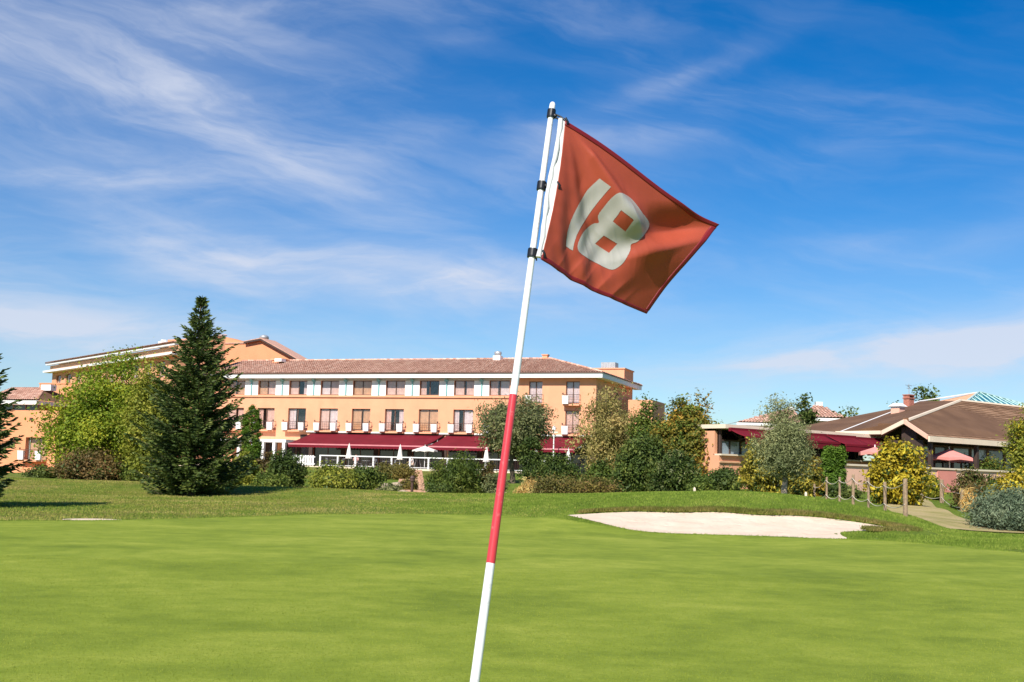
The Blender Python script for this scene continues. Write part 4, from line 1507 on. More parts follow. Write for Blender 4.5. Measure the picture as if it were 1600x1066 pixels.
def seated_person(loc, rz, shirt, label, lean=0.0):
    o = empty('person', loc, rz)
    tag(o, label, 'person', 'people seated on the terrace')

    def skin(name, verts, edges, radii, mat, sub=2):
        me = bpy.data.meshes.new(name)
        me.from_pydata(verts, edges, [])
        q = ob(name, me, o)
        s = q.modifiers.new('skin', 'SKIN')
        for i, r in enumerate(radii):
            me.skin_vertices[0].data[i].radius = (r, r)
        me.skin_vertices[0].data[0].use_root = True
        s.use_smooth_shade = True
        b = q.modifiers.new('sub', 'SUBSURF')
        b.levels = b.render_levels = sub
        me.materials.append(mat)
        return q
    L = lean
    v = [(0, 0, 0.50), (0, 0.02 + L * 0.4, 0.72), (0, 0.03 + L, 0.95), (0, 0.02 + L, 1.06), (0, 0.0 + L, 1.13), (0, -0.02 + L, 1.22), (0, -0.02 + L, 1.30),
         (-0.09, -0.02, 0.49), (-0.12, -0.42, 0.47), (-0.12, -0.44, 0.10), (-0.12, -0.56, 0.04), (0.09, -0.02, 0.49), (0.12, -0.42, 0.47), (0.12, -0.44, 0.10), (0.12, -0.56, 0.04),
         (-0.19, 0.03 + L, 1.0), (-0.25, -0.03 + L, 0.76), (-0.16, -0.27 + L, 0.72), (-0.12, -0.36 + L, 0.73), (0.19, 0.03 + L, 1.0), (0.25, -0.03 + L, 0.76), (0.16, -0.27 + L, 0.72), (0.12, -0.36 + L, 0.73)]
    e = [(0, 1), (1, 2), (2, 3), (3, 4), (4, 5), (5, 6), (0, 7), (7, 8), (8, 9), (9, 10), (0, 11), (11, 12), (12, 13), (13, 14), (2, 15), (15, 16), (16, 17), (17, 18), (2, 19), (19, 20), (20, 21), (21, 22)]
    r = [0.15, 0.135, 0.13, 0.06, 0.075, 0.10, 0.075, 0.095, 0.07, 0.05, 0.04, 0.095, 0.07, 0.05, 0.04, 0.065, 0.045, 0.035, 0.04, 0.065, 0.045, 0.035, 0.04]
    skin('body', v, e, r, MT['skin'])
    v = [(0, 0, 0.50), (0, 0.02 + L * 0.4, 0.72), (0, 0.03 + L, 0.95), (0, 0.025 + L, 1.03), (-0.19, 0.03 + L, 1.0), (-0.245, -0.02 + L, 0.80), (0.19, 0.03 + L, 1.0), (0.245, -0.02 + L, 0.80)]
    e = [(0, 1), (1, 2), (2, 3), (2, 4), (4, 5), (2, 6), (6, 7)]
    skin('shirt', v, e, [0.17, 0.155, 0.15, 0.07, 0.085, 0.065, 0.085, 0.065], shirt)
    v = [(-0.09, -0.02, 0.49), (-0.12, -0.42, 0.47), (-0.12, -0.44, 0.14), (0, 0, 0.50), (0.09, -0.02, 0.49), (0.12, -0.42, 0.47), (0.12, -0.44, 0.14)]
    skin('trousers', v, [(3, 0), (0, 1), (1, 2), (3, 4), (4, 5), (5, 6)], [0.115, 0.085, 0.07, 0.15, 0.115, 0.085, 0.07], MT['cream'])
    v = [(0, 0.03 + L, 1.23), (0, 0.015 + L, 1.31), (0, 0.05 + L, 1.16)]
    skin('hair', v, [(0, 1), (0, 2)], [0.105, 0.085, 0.07], MT['hair'])
    # face: nose, eyes and mouth on the -y side
    MB().add([(0, -0.145 + L, 1.205), (-0.016, -0.115 + L, 1.195), (0.016, -0.115 + L, 1.195), (0, -0.112 + L, 1.25)], [(0, 1, 2), (0, 3, 1), (0, 2, 3)]).obj('nose', MT['skin'], o)
    for s in (-1, 1):
        MB().lathe([(0.001, -0.008), (0.011, 0), (0.001, 0.008)], 8, (s * 0.036, -0.113 + L, 1.232)).obj('eye', MT['hair'], o)
    MB().box(-0.028, 0.028, -0.118 + L, -0.108 + L, 1.165, 1.173).obj('mouth', MT['salmon'], o)
    return o


pa = fac(556, 722, -7.3)
seated_person(hw(pa[0], -7.3, 1.25), HA + math.radians(20), MT['shirt_p'], 'person in a pink top seated behind the railing below the left parasol')
chair(pa[0], -7.25, math.radians(20), 'grey metal chair under the seated person in pink')
pb = fac(645, 723, -7.3)
seated_person(hw(pb[0], -7.3, 1.25), HA - math.radians(70), MT['shirt_w'], 'person in a white top seated left of the open white parasol', -0.08)
chair(pb[0], -7.3, math.radians(-70), 'grey metal chair under the seated person in white')

# steps down to the lawn
st = empty('garden_steps', (0, 0, 0))
s_top, s_bot = np.array([-8.55, 103.0]), np.array([-5.2, 62.0])
st.location = (s_top[0], s_top[1], tz(*s_top))
tag(st, 'long rosy brick stepped path between the shrubs below the terrace', 'steps')
ns = 30
sdir = (s_bot - s_top) / ns
zt0, zb0 = 1.22, tz(*s_bot) + 0.05
for k in range(ns):
    p = s_top + sdir * k
    z = zt0 + (zb0 - zt0) * (k + 1) / ns
    L_ = float(np.hypot(*sdir)) * 1.03
    a = math.atan2(sdir[1], sdir[0])
    o = MB().box(-0.02, L_, -0.85, 0.85, -0.5, 0.0).box(-0.06, 0.0, -0.88, 0.88, -0.02, 0.05).obj('step', MT['step'], st)
    o.location = (p[0] - s_top[0], p[1] - s_top[1], z - st.location.z)
    o.rotation_euler = (0, 0, a)
lb_ = at(646, 779, 60)
bl = empty('bollard_lamp', (lb_[0] - 0.05, 59.5, tz(lb_[0], 59.5)))
tag(bl, 'dark bollard lamp standing at the foot of the brick steps', 'lamp')
MB().lathe([(0.11, 0.0), (0.09, 0.05), (0.075, 0.1), (0.07, 0.75)], 12).obj('stem', MT['iron'], bl)
MB().lathe([(0.10, 0.75), (0.12, 0.78), (0.12, 0.92), (0.14, 0.94), (0.09, 1.04), (0.02, 1.07)], 12).obj('lamp_head', MT['iron'], bl)

# ================================================================== clubhouse
KX, KY, KA = 22.48, 62.0, math.radians(38)
club = empty('clubhouse', (KX, KY, 0), KA)
tag(club, 'low clubhouse with a big brown tiled roof and cream eaves at the right edge', 'building')
_kx = np.array([math.cos(KA), math.sin(KA), 0])
_ky = np.array([-math.sin(KA), math.cos(KA), 0])
_kc = np.array([KX, KY, 0.0])


def kw(x, y, z):
    return _kc + _kx * x + _ky * y + np.array([0, 0, z])


def cl(px, py, off):
    d = ray(px, py)
    P0 = _kc + _ky * off
    P = EYE + d * (((P0 - EYE) @ _ky) / (d @ _ky))
    return float((P - _kc) @ _kx), float(P[2])


def flat_tiles(name, poly, parent, seed, mat, wt=0.34, course=0.32):
    """overlapping flat tiles on a plane polygon (first edge is the eave)"""
    rng = np.random.default_rng(seed)
    P = np.array(poly, float)
    ex = P[1] - P[0]
    ex /= np.linalg.norm(ex)
    up = P[2] - P[1]
    up = up - ex * (up @ ex)
    up /= np.linalg.norm(up)
    nrm = np.cross(ex, up)
    nrm = nrm if nrm[2] > 0 else -nrm
    q = np.stack([(P - P[0]) @ ex, (P - P[0]) @ up], -1)
    lo, hi = q.min(0), q.max(0)
    out, rnd = [], []
    r = 0
    for b in np.arange(lo[1], hi[1], course):
        a = np.arange(lo[0] + (0.5 * wt if r % 2 else 0), hi[0], wt)
        k = inside_dist(a + wt / 2, np.full(a.shape, b + course / 2), q) > -0.02
        row = rng.random() * 0.45
        for x in a[k]:
            o = P[0] + ex * x + up * b
            h0, h1 = 0.05 + 0.012 * rng.random(), 0.015
            c0, c1 = o + nrm * h0, o + up * course * 1.12 + nrm * h1
            w = ex * (wt * 0.97)
            v = min(1, rng.beta(2.5, 2.5) * 0.75 + row)
            out.append((c0, c0 + w, c1 + w, c1))
            rnd.append(v)
            out.append((o, o + w, c0 + w, c0))
            rnd.append(v * 0.8)
        r += 1
    return stuff(ob(name, quads_mesh(name, np.array(out), mat, np.array(rnd)), parent))


kA, kB, kR = (0.0, 0.0, 3.78), (26.0, 0.0, 3.78), (26.0, 6.0, 6.70)
kT, kP = (13.4, 6.0, 6.70), (0.0, 1.34, 4.62)
kL, kM, kQ = (0.0, 2.7, 3.95), (-0.3, 5.6, 4.0), (13.4, 9.0, 6.75)
mb = MB()
mb.slab([kA, kB, kR, kT, kP], 0.14)
mb.slab([kL, kP, kT, kQ, kM], 0.14)
mb.slab([kT, kR, (26, 9, 6.75), kQ], 0.14)
mb.slab([kM, kQ, (13.4, 14, 4.0), (-0.3, 13.5, 3.8)], 0.14)
mb.slab([kQ, (26, 9, 6.75), (26, 14, 4.0), (13.4, 14, 4.0)], 0.14)
kroof = mb.obj('roof', MT['flat_tile'], club)
flat_tiles('roof_tiles', [kA, kB, kR, kT, kP], kroof, 31, MT['flat_tile'])
flat_tiles('roof_tiles', [kM, kL, kP, kT, kQ], kroof, 32, MT['flat_tile'])
def board(mb, a, b, w, h, dz=0.0):
    a, b = np.array(a, float), np.array(b, float)
    d = b - a
    s = np.cross(d / np.linalg.norm(d), (0, 0, 1.0))
    s = s / np.linalg.norm(s) * w / 2
    z0, z1 = np.array([0, 0, dz - h]), np.array([0, 0, dz])
    mb.prism([a - s + z0, b - s + z0, b + s + z0, a + s + z0], [a - s + z1, b - s + z1, b + s + z1, a + s + z1])
MB_f = MB()
board(MB_f, (-0.1, -0.12, 3.80), (26, -0.12, 3.80), 0.1, 0.30)
MB_f.obj('fascia', MT['cream'], club)
m_ = MB()
board(m_, (-0.1, -0.05, 3.86), (-0.1, 1.36, 4.72), 0.14, 0.24)
m_.obj('verge_board', MT['pink_wall'], club)
m_ = MB()
board(m_, (-0.1, 1.36, 4.72), (-0.12, 2.75, 4.12), 0.14, 0.24)
m_.obj('verge_board', MT['cream'], club)
m_ = MB()
board(m_, (-0.12, 2.8, 4.12), (-0.4, 5.6, 4.1), 0.14, 0.2)
m_.obj('verge_board', MT['cream'], club)
m_ = MB()
m_.tube([kP, kT], 0.11, 6)
m_.tube([kT, kR], 0.11, 6)
m_.obj('ridge_tiles', MT['cream'], kroof)
# recessed dark glazed front under the eave
MB().box(0.4, 26, 2.6, 2.75, 0.8, 3.9).obj('inner_wall', MT['dusk'], club)
MB().box(0.3, 0.45, 0.5, 2.55, 0.8, 3.6).box(0.3, 0.45, 0.9, 1.8, 3.6, 4.3).obj('gable_wall', MT['dusk'], club)
MB().box(0.5, 26, -1.3, 2.6, 0.8, 1.25).obj('floor', MT['deck'], club)
for k in range(13):
    x = 0.6 + 1.95 * k
    m_ = MB()
    m_.box(x, x + 0.09, 2.42, 2.52, 1.25, 3.5).box(x + 1.8, x + 1.89, 2.42, 2.52, 1.25, 3.5).box(x + 0.09, x + 1.8, 2.42, 2.52, 3.4, 3.5).box(x + 0.09, x + 1.8, 2.42, 2.52, 2.55, 2.63).box(x + 0.9, x + 0.98, 2.42, 2.52, 1.25, 2.55)
    w_ = m_.obj('window', MT['frame'], club)
    MB().box(x + 0.09, x + 1.8, 2.465, 2.475, 2.63, 3.4).obj('pane', MT['skypane'] if k in (0, 1, 3, 4) else MT['darkpane'], w_)
    MB().box(x + 0.09, x + 1.8, 2.465, 2.475, 1.25, 2.55).obj('pane', MT['skypane'] if k in (0, 1) else MT['darkpane'], w_)
for k in range(6):
    x = 0.35 + 4.6 * k
    MB().box(x, x + 0.2, 0.05, 0.25, 1.25, 3.6).obj('post', MT['dusk'], club)
# roof furniture
cx_, cz_ = cl(1420, 634, 8.2)
MB().box(-0.27, 0.27, -0.22, 0.22, -1.6, 0.45).obj('chimney', MT['brick'], kroof, loc=(cx_, 8.2, cz_))
MB().box(-0.32, 0.32, -0.27, 0.27, 0.45, 0.51).box(-0.28, -0.2, -0.22, 0.22, 0.51, 0.66).box(0.2, 0.28, -0.22, 0.22, 0.51, 0.66).box(-0.32, 0.32, -0.27, 0.27, 0.66, 0.72).obj('chimney_cap', MT['brick'], kroof, loc=(cx_, 8.2, cz_))
vx_, vz_ = cl(1403, 644, 6.5)
MB().box(-0.3, 0.3, -0.3, 0.3, -0.8, 0.25).obj('roof_vent', MT['pink_wall'], kroof, loc=(vx_, 6.5, vz_))
MB().prism([(-0.42, -0.42, 0.34), (0.42, -0.42, 0.34), (0.42, 0.42, 0.34), (-0.42, 0.42, 0.34)], [(-0.2, -0.2, 0.55), (0.2, -0.2, 0.55), (0.2, 0.2, 0.55), (-0.2, 0.2, 0.55)]).box(-0.3, 0.3, -0.3, 0.3, 0.25, 0.34).obj('vent_hood', MT['white'], kroof, loc=(vx_, 6.5, vz_))
# glazed green lantern on the ridge
g0, g1 = cl(1509, 628, 6.6), cl(1530, 613, 8.0)
lan = MB()
ax, bx, tx = g0[0], 26.0, g1[0]
lz0, lz1 = 6.72, g1[1]
lzr = lz0 + (lz1 - lz0) * 0.45
lan.quad((ax, 6.6, lz0), (bx, 6.6, lz0), (bx, 8.0, lzr), (tx, 8.0, lz1))
MB().add([(ax - 0.02, 6.6, lz0), (tx, 8.0, lz1), (ax - 0.02, 9.4, lz0)], [(0, 1, 2)]).obj('lantern_gable', MT['shutter'], kroof)
lan.quad((bx, 9.4, lz0), (ax, 9.4, lz0), (tx, 8.0, lz1), (bx, 8.0, lzr))
lo_ = lan.obj('lantern', MT['greenpane'], kroof)
m_ = MB()
for k in range(14):
    x = ax + (bx - ax) * k / 13
    f = min(1.0, (x - ax) / max(0.1, tx - ax))
    zt_ = lz0 + (lz1 - lz0) * f if x < tx else lz1 + (lzr - lz1) * (x - tx) / (bx - tx)
    m_.tube([(x, 6.58, lz0 + 0.03), (x, 6.6 + 1.4 * f, zt_ + 0.03)], 0.035, 5)
m_.tube([(ax, 6.58, lz0 + 0.04), (tx, 8.0, lz1 + 0.04), (bx, 8.0, lzr + 0.04)], 0.06, 5)
m_.tube([(ax, 6.56, lz0), (bx, 6.56, lz0)], 0.07, 5)
m_.obj('glazing_bar', MT['teal_light'], lo_)
m_ = MB()
m_.tube([(tx, 8.0, lz1), kQ, kM], 0.045, 5)
m_.obj('ridge_capping', MT['white'], kroof)
ag = cl(1420, 600, 9)
m_ = MB()
m_.tube([(ag[0], 9, 6.5), (ag[0], 9, ag[1])], 0.025, 5)
m_.tube([(ag[0] - 0.4, 9, ag[1] - 0.1), (ag[0] + 0.4, 9, ag[1] - 0.1)], 0.018, 5)
m_.tube([(ag[0] - 0.25, 9, ag[1] - 0.3), (ag[0] + 0.25, 9, ag[1] - 0.3)], 0.018, 5)
m_.obj('antenna', MT['steel'], kroof)

# low wing with a flat roof
kwing = empty('clubhouse_wing', tuple(kw(-12, 4, 0)), KA)
tag(kwing, 'low peach flat-roofed wing behind the silvery olive tree', 'building')
MB().box(-0.1, 13.3, 0, 0.3, 0.3, 2.38).box(-0.1, 0.1, 0.3, 2.6, 0.3, 3.6).obj('wall', MT['wall'], kwing)
MB().box(-0.1, 13.3, -0.08, 0.0, 2.02, 2.10).obj('ledge', MT['shutter'], kwing)
MB().box(-0.1, 13.3, -0.15, 0.4, 2.38, 2.46).obj('sill', MT['cream'], kwing)
MB().box(-0.3, 13.3, 1.6, 1.7, 0.3, 3.72).obj('inner_wall', MT['dusk'], kwing)
MB().box(-0.2, 13.6, -0.5, 2.6, 3.72, 3.92).obj('flat_roof', MT['cream'], kwing)
for k in range(8):
    x = 0.1 + 1.5 * k
    m_ = MB()
    m_.box(x, x + 0.12, 0.1, 0.22, 2.46, 3.72).box(x + 0.7, x + 0.76, 0.1, 0.22, 2.46, 3.1).box(x + 0.12, x + 1.5, 0.1, 0.22, 3.1, 3.18)
    w_ = m_.obj('window', MT['dusk'], kwing)
    MB().box(x + 0.12, x + 1.5, 0.155, 0.165, 2.46, 3.1).obj('pane', MT['skypane'] if k < 4 else MT['darkpane'], w_)


def wing_awning(x0, x1, y1, z0, z1, label):
    a = empty('awning', tuple(kw(-12 + (x0 + x1) / 2, 4, 0)), KA)
    tag(a, label, 'awning', 'burgundy awnings on the clubhouse wing')
    w = (x1 - x0) / 2
    P = np.zeros((5, 13, 3))
    for j in range(5):
        for i in range(13):
            t = j / 4
            P[j, i] = (-w + 2 * w * i / 12, -0.52 + (y1 + 0.52) * t, z0 + (z1 - z0) * t - 0.04 * math.sin(math.pi * t))
    c = ob('canopy', grid_mesh('canopy', P, MT['burgundy']), a)
    c.modifiers.new('thick', 'SOLIDIFY').thickness = 0.015
    MB().box(-w, w, y1 - 0.05, y1 + 0.05, z1 - 0.08, z1 + 0.03).obj('front_bar', MT['burgundy'], a)
    MB().box(-w, w, y1 - 0.03, y1 - 0.012, z1 - 0.36, z1 - 0.08).obj('valance', MT['burgundy'], a)
    MB().box(-w, w, -0.68, -0.52, z0 - 0.12, z0 + 0.06).obj('cassette', MT['burgundy'], a)
    for u in (-w + 0.3, w - 0.3):
        MB().tube([(u, -0.5, z0 - 0.15), (u + 0.3, y1 / 2, z1 - 0.1), (u, y1, z1 - 0.05)], 0.025, 5).obj('arm', MT['dusk'], a)


wing_awning(0.0, 3.5, -1.6, 3.70, 3.30, 'burgundy awning at the left end of the flat-roofed wing')
wing_awning(3.7, 7.7, -1.5, 3.70, 3.28, 'burgundy awning behind the crown of the silvery olive tree')
wing_awning(7.8, 10.3, -1.8, 3.70, 3.20, 'burgundy awning above the clipped hedge block')
wing_awning(10.4, 13.1, -1.9, 3.66, 3.16, 'burgundy awning left of the yellow tree, lowest of the wing')

# garden wall in front of the clubhouse terrace
gw = empty('garden_wall', tuple(kw(-10, -1.6, 0)), KA)
tag(gw, 'pink rendered garden wall with a rose panel below the clubhouse', 'wall')
rx0, rx1 = cl(1461, 740, -1.6)[0] + 10, cl(1490, 740, -1.6)[0] + 10
MB().box(0, rx0, -0.12, 0.12, 0.2, 2.0).box(rx1, 34, -0.12, 0.12, 0.2, 2.0).obj('wall', MT['pink_wall'], gw)
MB().box(rx0, rx1, -0.16, 0.12, 0.2, 2.0).obj('rose_panel', MT['rose'], gw)
MB().box(-0.1, 34, -0.2, 0.16, 2.0, 2.09).obj('coping', MT['cream'], gw)
pz = cl(1475, 676, 0.6)
open_parasol(tuple(kw(pz[0], 0.3, 1.25)), 1.4, 1.95, 0.50, MT['salmon'], 'salmon pink parasol open under the clubhouse eave', 'open parasols', KA, 6)
p2 = cl(1505, 700, 1.6)
open_parasol(tuple(kw(p2[0], 1.5, 1.25)), 1.1, 1.75, 0.35, MT['salmon'], 'salmon parasol in shade right of the larger pink parasol', 'open parasols', KA + 0.3, 6)
p3 = cl(1362, 706, 1.2)
open_parasol(tuple(kw(p3[0], 1.0, 1.25)), 0.9, 1.85, 0.3, MT['salmon'], 'small red parasol half hidden left of the yellow tree', 'open parasols', KA + 0.2, 6)

# houses far behind
def hip_house(px0, px1, py_e, py_r, rx0_, rx1_, Y, label):
    a, b = at(px0, py_e, Y), at(px1, py_e + (px1 - px0) * 0.028, Y)
    r0, r1 = at(rx0_, py_r, Y + 5), at(rx1_, py_r + (rx1_ - rx0_) * 0.028, Y + 5)
    h = empty('distant_house', (a[0], Y, 0.5))
    tag(h, label, 'house', 'houses behind the clubhouse wing')
    L_ = b[0] - a[0]
    ze, zr = a[2] - 0.5, r0[2] - 0.5
    mb = MB()
    op = [(1.2 + 2.6 * k, 2.4 + 2.6 * k, ze - 2.0, ze - 0.7) for k in range(int((L_ - 1.4) // 2.6))]
    wall_with_openings(mb, 0.4, L_ - 0.4, 0, ze, op)
    mb.quad((0.4, 0, 0), (0.4, 9, 0), (0.4, 9, ze), (0.4, 0, ze)).quad((L_ - 0.4, 0, 0), (L_ - 0.4, 9, 0), (L_ - 0.4, 9, ze), (L_ - 0.4, 0, ze))
    mb.obj('wall', MT['pink_wall'], h)
    for o in op:
        w_ = MB().box(o[0], o[1], 0.2, 0.25, o[2], o[2] + 0.07).box(o[0], o[1], 0.2, 0.25, o[3] - 0.07, o[3]).box((o[0] + o[1]) / 2 - 0.04, (o[0] + o[1]) / 2 + 0.04, 0.2, 0.25, o[2] + 0.07, o[3] - 0.07).obj('window', MT['frame'], h)
        MB().box(o[0], o[1], 0.28, 0.30, o[2], o[3]).obj('pane', MT['darkpane'], w_)
    MB().box(0, L_, -0.4, -0.3, ze - 0.1, ze + 0.2).obj('fascia', MT['white'], h)
    x0, x1 = r0[0] - a[0], r1[0] - a[0]
    mb = MB()
    mb.quad((0, -0.4, ze + 0.2), (L_, -0.4, ze + 0.2), (x1, 5, zr), (x0, 5, zr))
    mb.add([(L_, -0.4, ze + 0.2), (L_, 10, ze + 0.2), (x1, 5, zr)], [(0, 1, 2)])
    mb.add([(0, 10, ze + 0.2), (0, -0.4, ze + 0.2), (x0, 5, zr)], [(0, 1, 2)])
    r_ = mb.obj('roof', MT['flat_tile'], h)
    barrel_tiles('roof_tiles', (0, -0.4, ze + 0.22), (L_, -0.4, ze + 0.22), (x0, 5, zr + 0.02), (x1, 5, zr + 0.02), r_, 41, 0.35, 0.55)
    MB().box(-0.35, 0.35, -0.35, 0.35, -0.8, 0.4).obj('chimney', MT['white'], r_, loc=((x0 * 0.3 + x1 * 0.7), 5, zr))


hip_house(1262, 1325, 656, 634, 1272, 1282, 118, 'distant house with a pale red tiled roof right of the dark treetop')
hip_house(1150, 1262, 663, 641, 1225, 1240, 135, 'distant house whose low roof shows left of the olive tree')

# ================================================================== rope fences
def rope_fence(label, posts, ropes, seed):
    rng = random.Random(seed)
    bases = []
    f = None
    for (px, yt, yb, Y, r) in posts:
        b = at(px, yb, Y)
        z0 = tz(b[0], b[1]) - 0.15
        zt = at(px, yt, Y)[2]
        if f is None:
            f = empty('rope_fence', (b[0], b[1], z0))
            tag(f, label, 'fence', 'rope fences along the buggy path')
        lx, ly = rng.uniform(-0.02, 0.02), rng.uniform(-0.02, 0.02)
        o = np.array([b[0] - f.location.x, b[1] - f.location.y, 0])
        n = 9
        mb = MB()
        pts, rad = [], []
        for k in range(6):
            t = k / 5
            pts.append((o[0] + lx * t + rng.uniform(-0.004, 0.004), o[1] + ly * t, z0 - f.location.z + (zt - z0) * t))
            rad.append(r * (1.06 - 0.1 * t) * rng.uniform(0.95, 1.05))
        pts.append((pts[-1][0], pts[-1][1], pts[-1][2] + 0.015))
        rad.append(r * 0.75)
        mb.tube(pts, rad, n)
        mb.obj('post', MT['post'], f)
        bases.append((pts[5], zt - z0))
    for a, b in zip(bases, bases[1:]):
        for drop in ropes:
            p, q = np.array(a[0]), np.array(b[0])
            pts = []
            sag = 0.10 + 0.06 * rng.random()
            for k in range(11):
                t = k / 10
                v = p * (1 - t) + q * t
                v[2] -= drop * (a[1] * (1 - t) + b[1] * t) + 0.05 + sag * 4 * t * (1 - t)
                pts.append(v + np.array([-0.05, -0.05, 0]))
            MB().tube(pts, 0.011, 6).obj('rope', MT['rope'], f, True)
    return f


rope_fence('rope and post fence on the left of the path beside the yellow tree',
           [(1273, 757, 784, 43, 0.04), (1291.5, 746, 785, 42, 0.042), (1312, 746, 787, 41, 0.042), (1333, 742, 788, 40, 0.048), (1357, 747, 795, 39, 0.042), (1383, 754, 803, 37, 0.052), (1415, 749, 808, 33.6, 0.066)],
           (0.05, 0.55), 3)
rope_fence('rope and post fence on the right of the path before the garden wall',
           [(1368, 762, 777, 54, 0.05), (1442, 750, 780, 52, 0.075), (1471.6, 750, 787, 50, 0.085), (1504, 766, 801, 46, 0.085)], (0.08, 0.6), 4)
for (px, yt, yb, Y, lb) in ((1085, 764, 774, 36.5, 'short pale marker stake on the mound left of the olive tree'), (1259, 771, 782, 37, 'short pale marker stake at the foot of the rope fence')):
    b = at(px, yb, Y)
    o = empty('marker_stake', (b[0], b[1], tz(b[0], b[1]) - 0.05))
    tag(o, lb, 'stake', 'pale marker stakes')
    h = at(px, yt, Y)[2] - o.location.z
    MB().box(-0.035, 0.035, -0.035, 0.035, 0, h).obj('stake', MT['cream'], o)
    MB().prism([(-0.035, -0.035, h), (0.035, -0.035, h), (0.035, 0.035, h), (-0.035, 0.035, h)], [(-0.01, -0.01, h + 0.05), (0.01, -0.01, h + 0.05), (0.01, 0.01, h + 0.05), (-0.01, 0.01, h + 0.05)]).obj('point', MT['cream'], o)

# ================================================================== flagstick
base = at(664, 1612, 2.6)
base[2] = tz(base[0], base[1]) + 0.014
topp = at(863, 166, 2.95)
fs_ = empty('golf_flagstick', tuple(base))
tag(fs_, 'leaning white and red golf flagstick flying an orange-red flag numbered 18', 'flagstick')


def on_pole(py):
    lo, hi = 0.0, 1.0
    for _ in range(40):
        m = (lo + hi) / 2
        P = base + (topp - base) * m
        v = P - EYE
        y = CY - FOC * (v @ _u) / (v @ _f)
        if y > py:
            lo = m
        else:
            hi = m
    return (lo + hi) / 2


def prad(t):
    return 0.0135 + (0.0072 - 0.0135) * t


def pole_part(name, t0, t1, mat, n=20, k=1.0):
    p0, p1 = base + (topp - base) * t0 - base, base + (topp - base) * t1 - base
    return MB().tube([tuple(p0), tuple(p1)], [prad(t0) * k, prad(t1) * k], n).obj(name, mat, fs_, True)


def worn(name, c, scr):
    t = NT(name)
    v = t.coord()
    f = t.noise(v, 60, 5, 0.7)
    cc = t.mix(t.mr(f, 0.58, 0.68, 0, 0.75), t.ramp(t.noise(v, 9, 4), [(0.3, tuple(x * 0.93 for x in c)), (0.7, c)]), scr)
    return t.done(t.bsdf(cc, 0.32, 0.5, t.bump(f, 0.08, 0.004)))


MT['pole_white'] = worn('worn_white_pole', (0.80, 0.80, 0.79), (0.55, 0.55, 0.53))
MT['pole_red'] = worn('worn_red_pole', (0.60, 0.045, 0.055), (0.66, 0.16, 0.15))
tb1, tb2 = on_pole(880), on_pole(617)
pole_part('pole_section', 0.0, tb1, MT['pole_white'])
pole_part('pole_section', tb1, tb2, MT['pole_red'], 20, 1.03)
pole_part('pole_section', tb2, 0.985, MT['pole_white'])
ax_ = Vector(topp - base).normalized()
qr = ax_.to_track_quat('Z', 'Y').to_euler()
MB().lathe([(0.0066, -0.02), (0.0076, -0.012), (0.0082, -0.004), (0.0078, 0.004), (0.0055, 0.010), (0.001, 0.0125)], 16).obj('tip', MT['pole_white'], fs_, True, tuple(topp - base), qr)

# ---- the cloth: a patch between four corners, bowed edges, folds
HT, HB = at(883, 190, 2.925), at(846, 404, 2.865)
FT, FB = at(1126, 350, 3.19), at(1004, 491, 3.16)
NF = np.cross(FT - HT, HB - HT)
NF /= np.linalg.norm(NF)
if NF[1] > 0:
    NF = -NF
UPF = (HT - HB) / np.linalg.norm(HT - HB)
PX = 2.95 / FOC


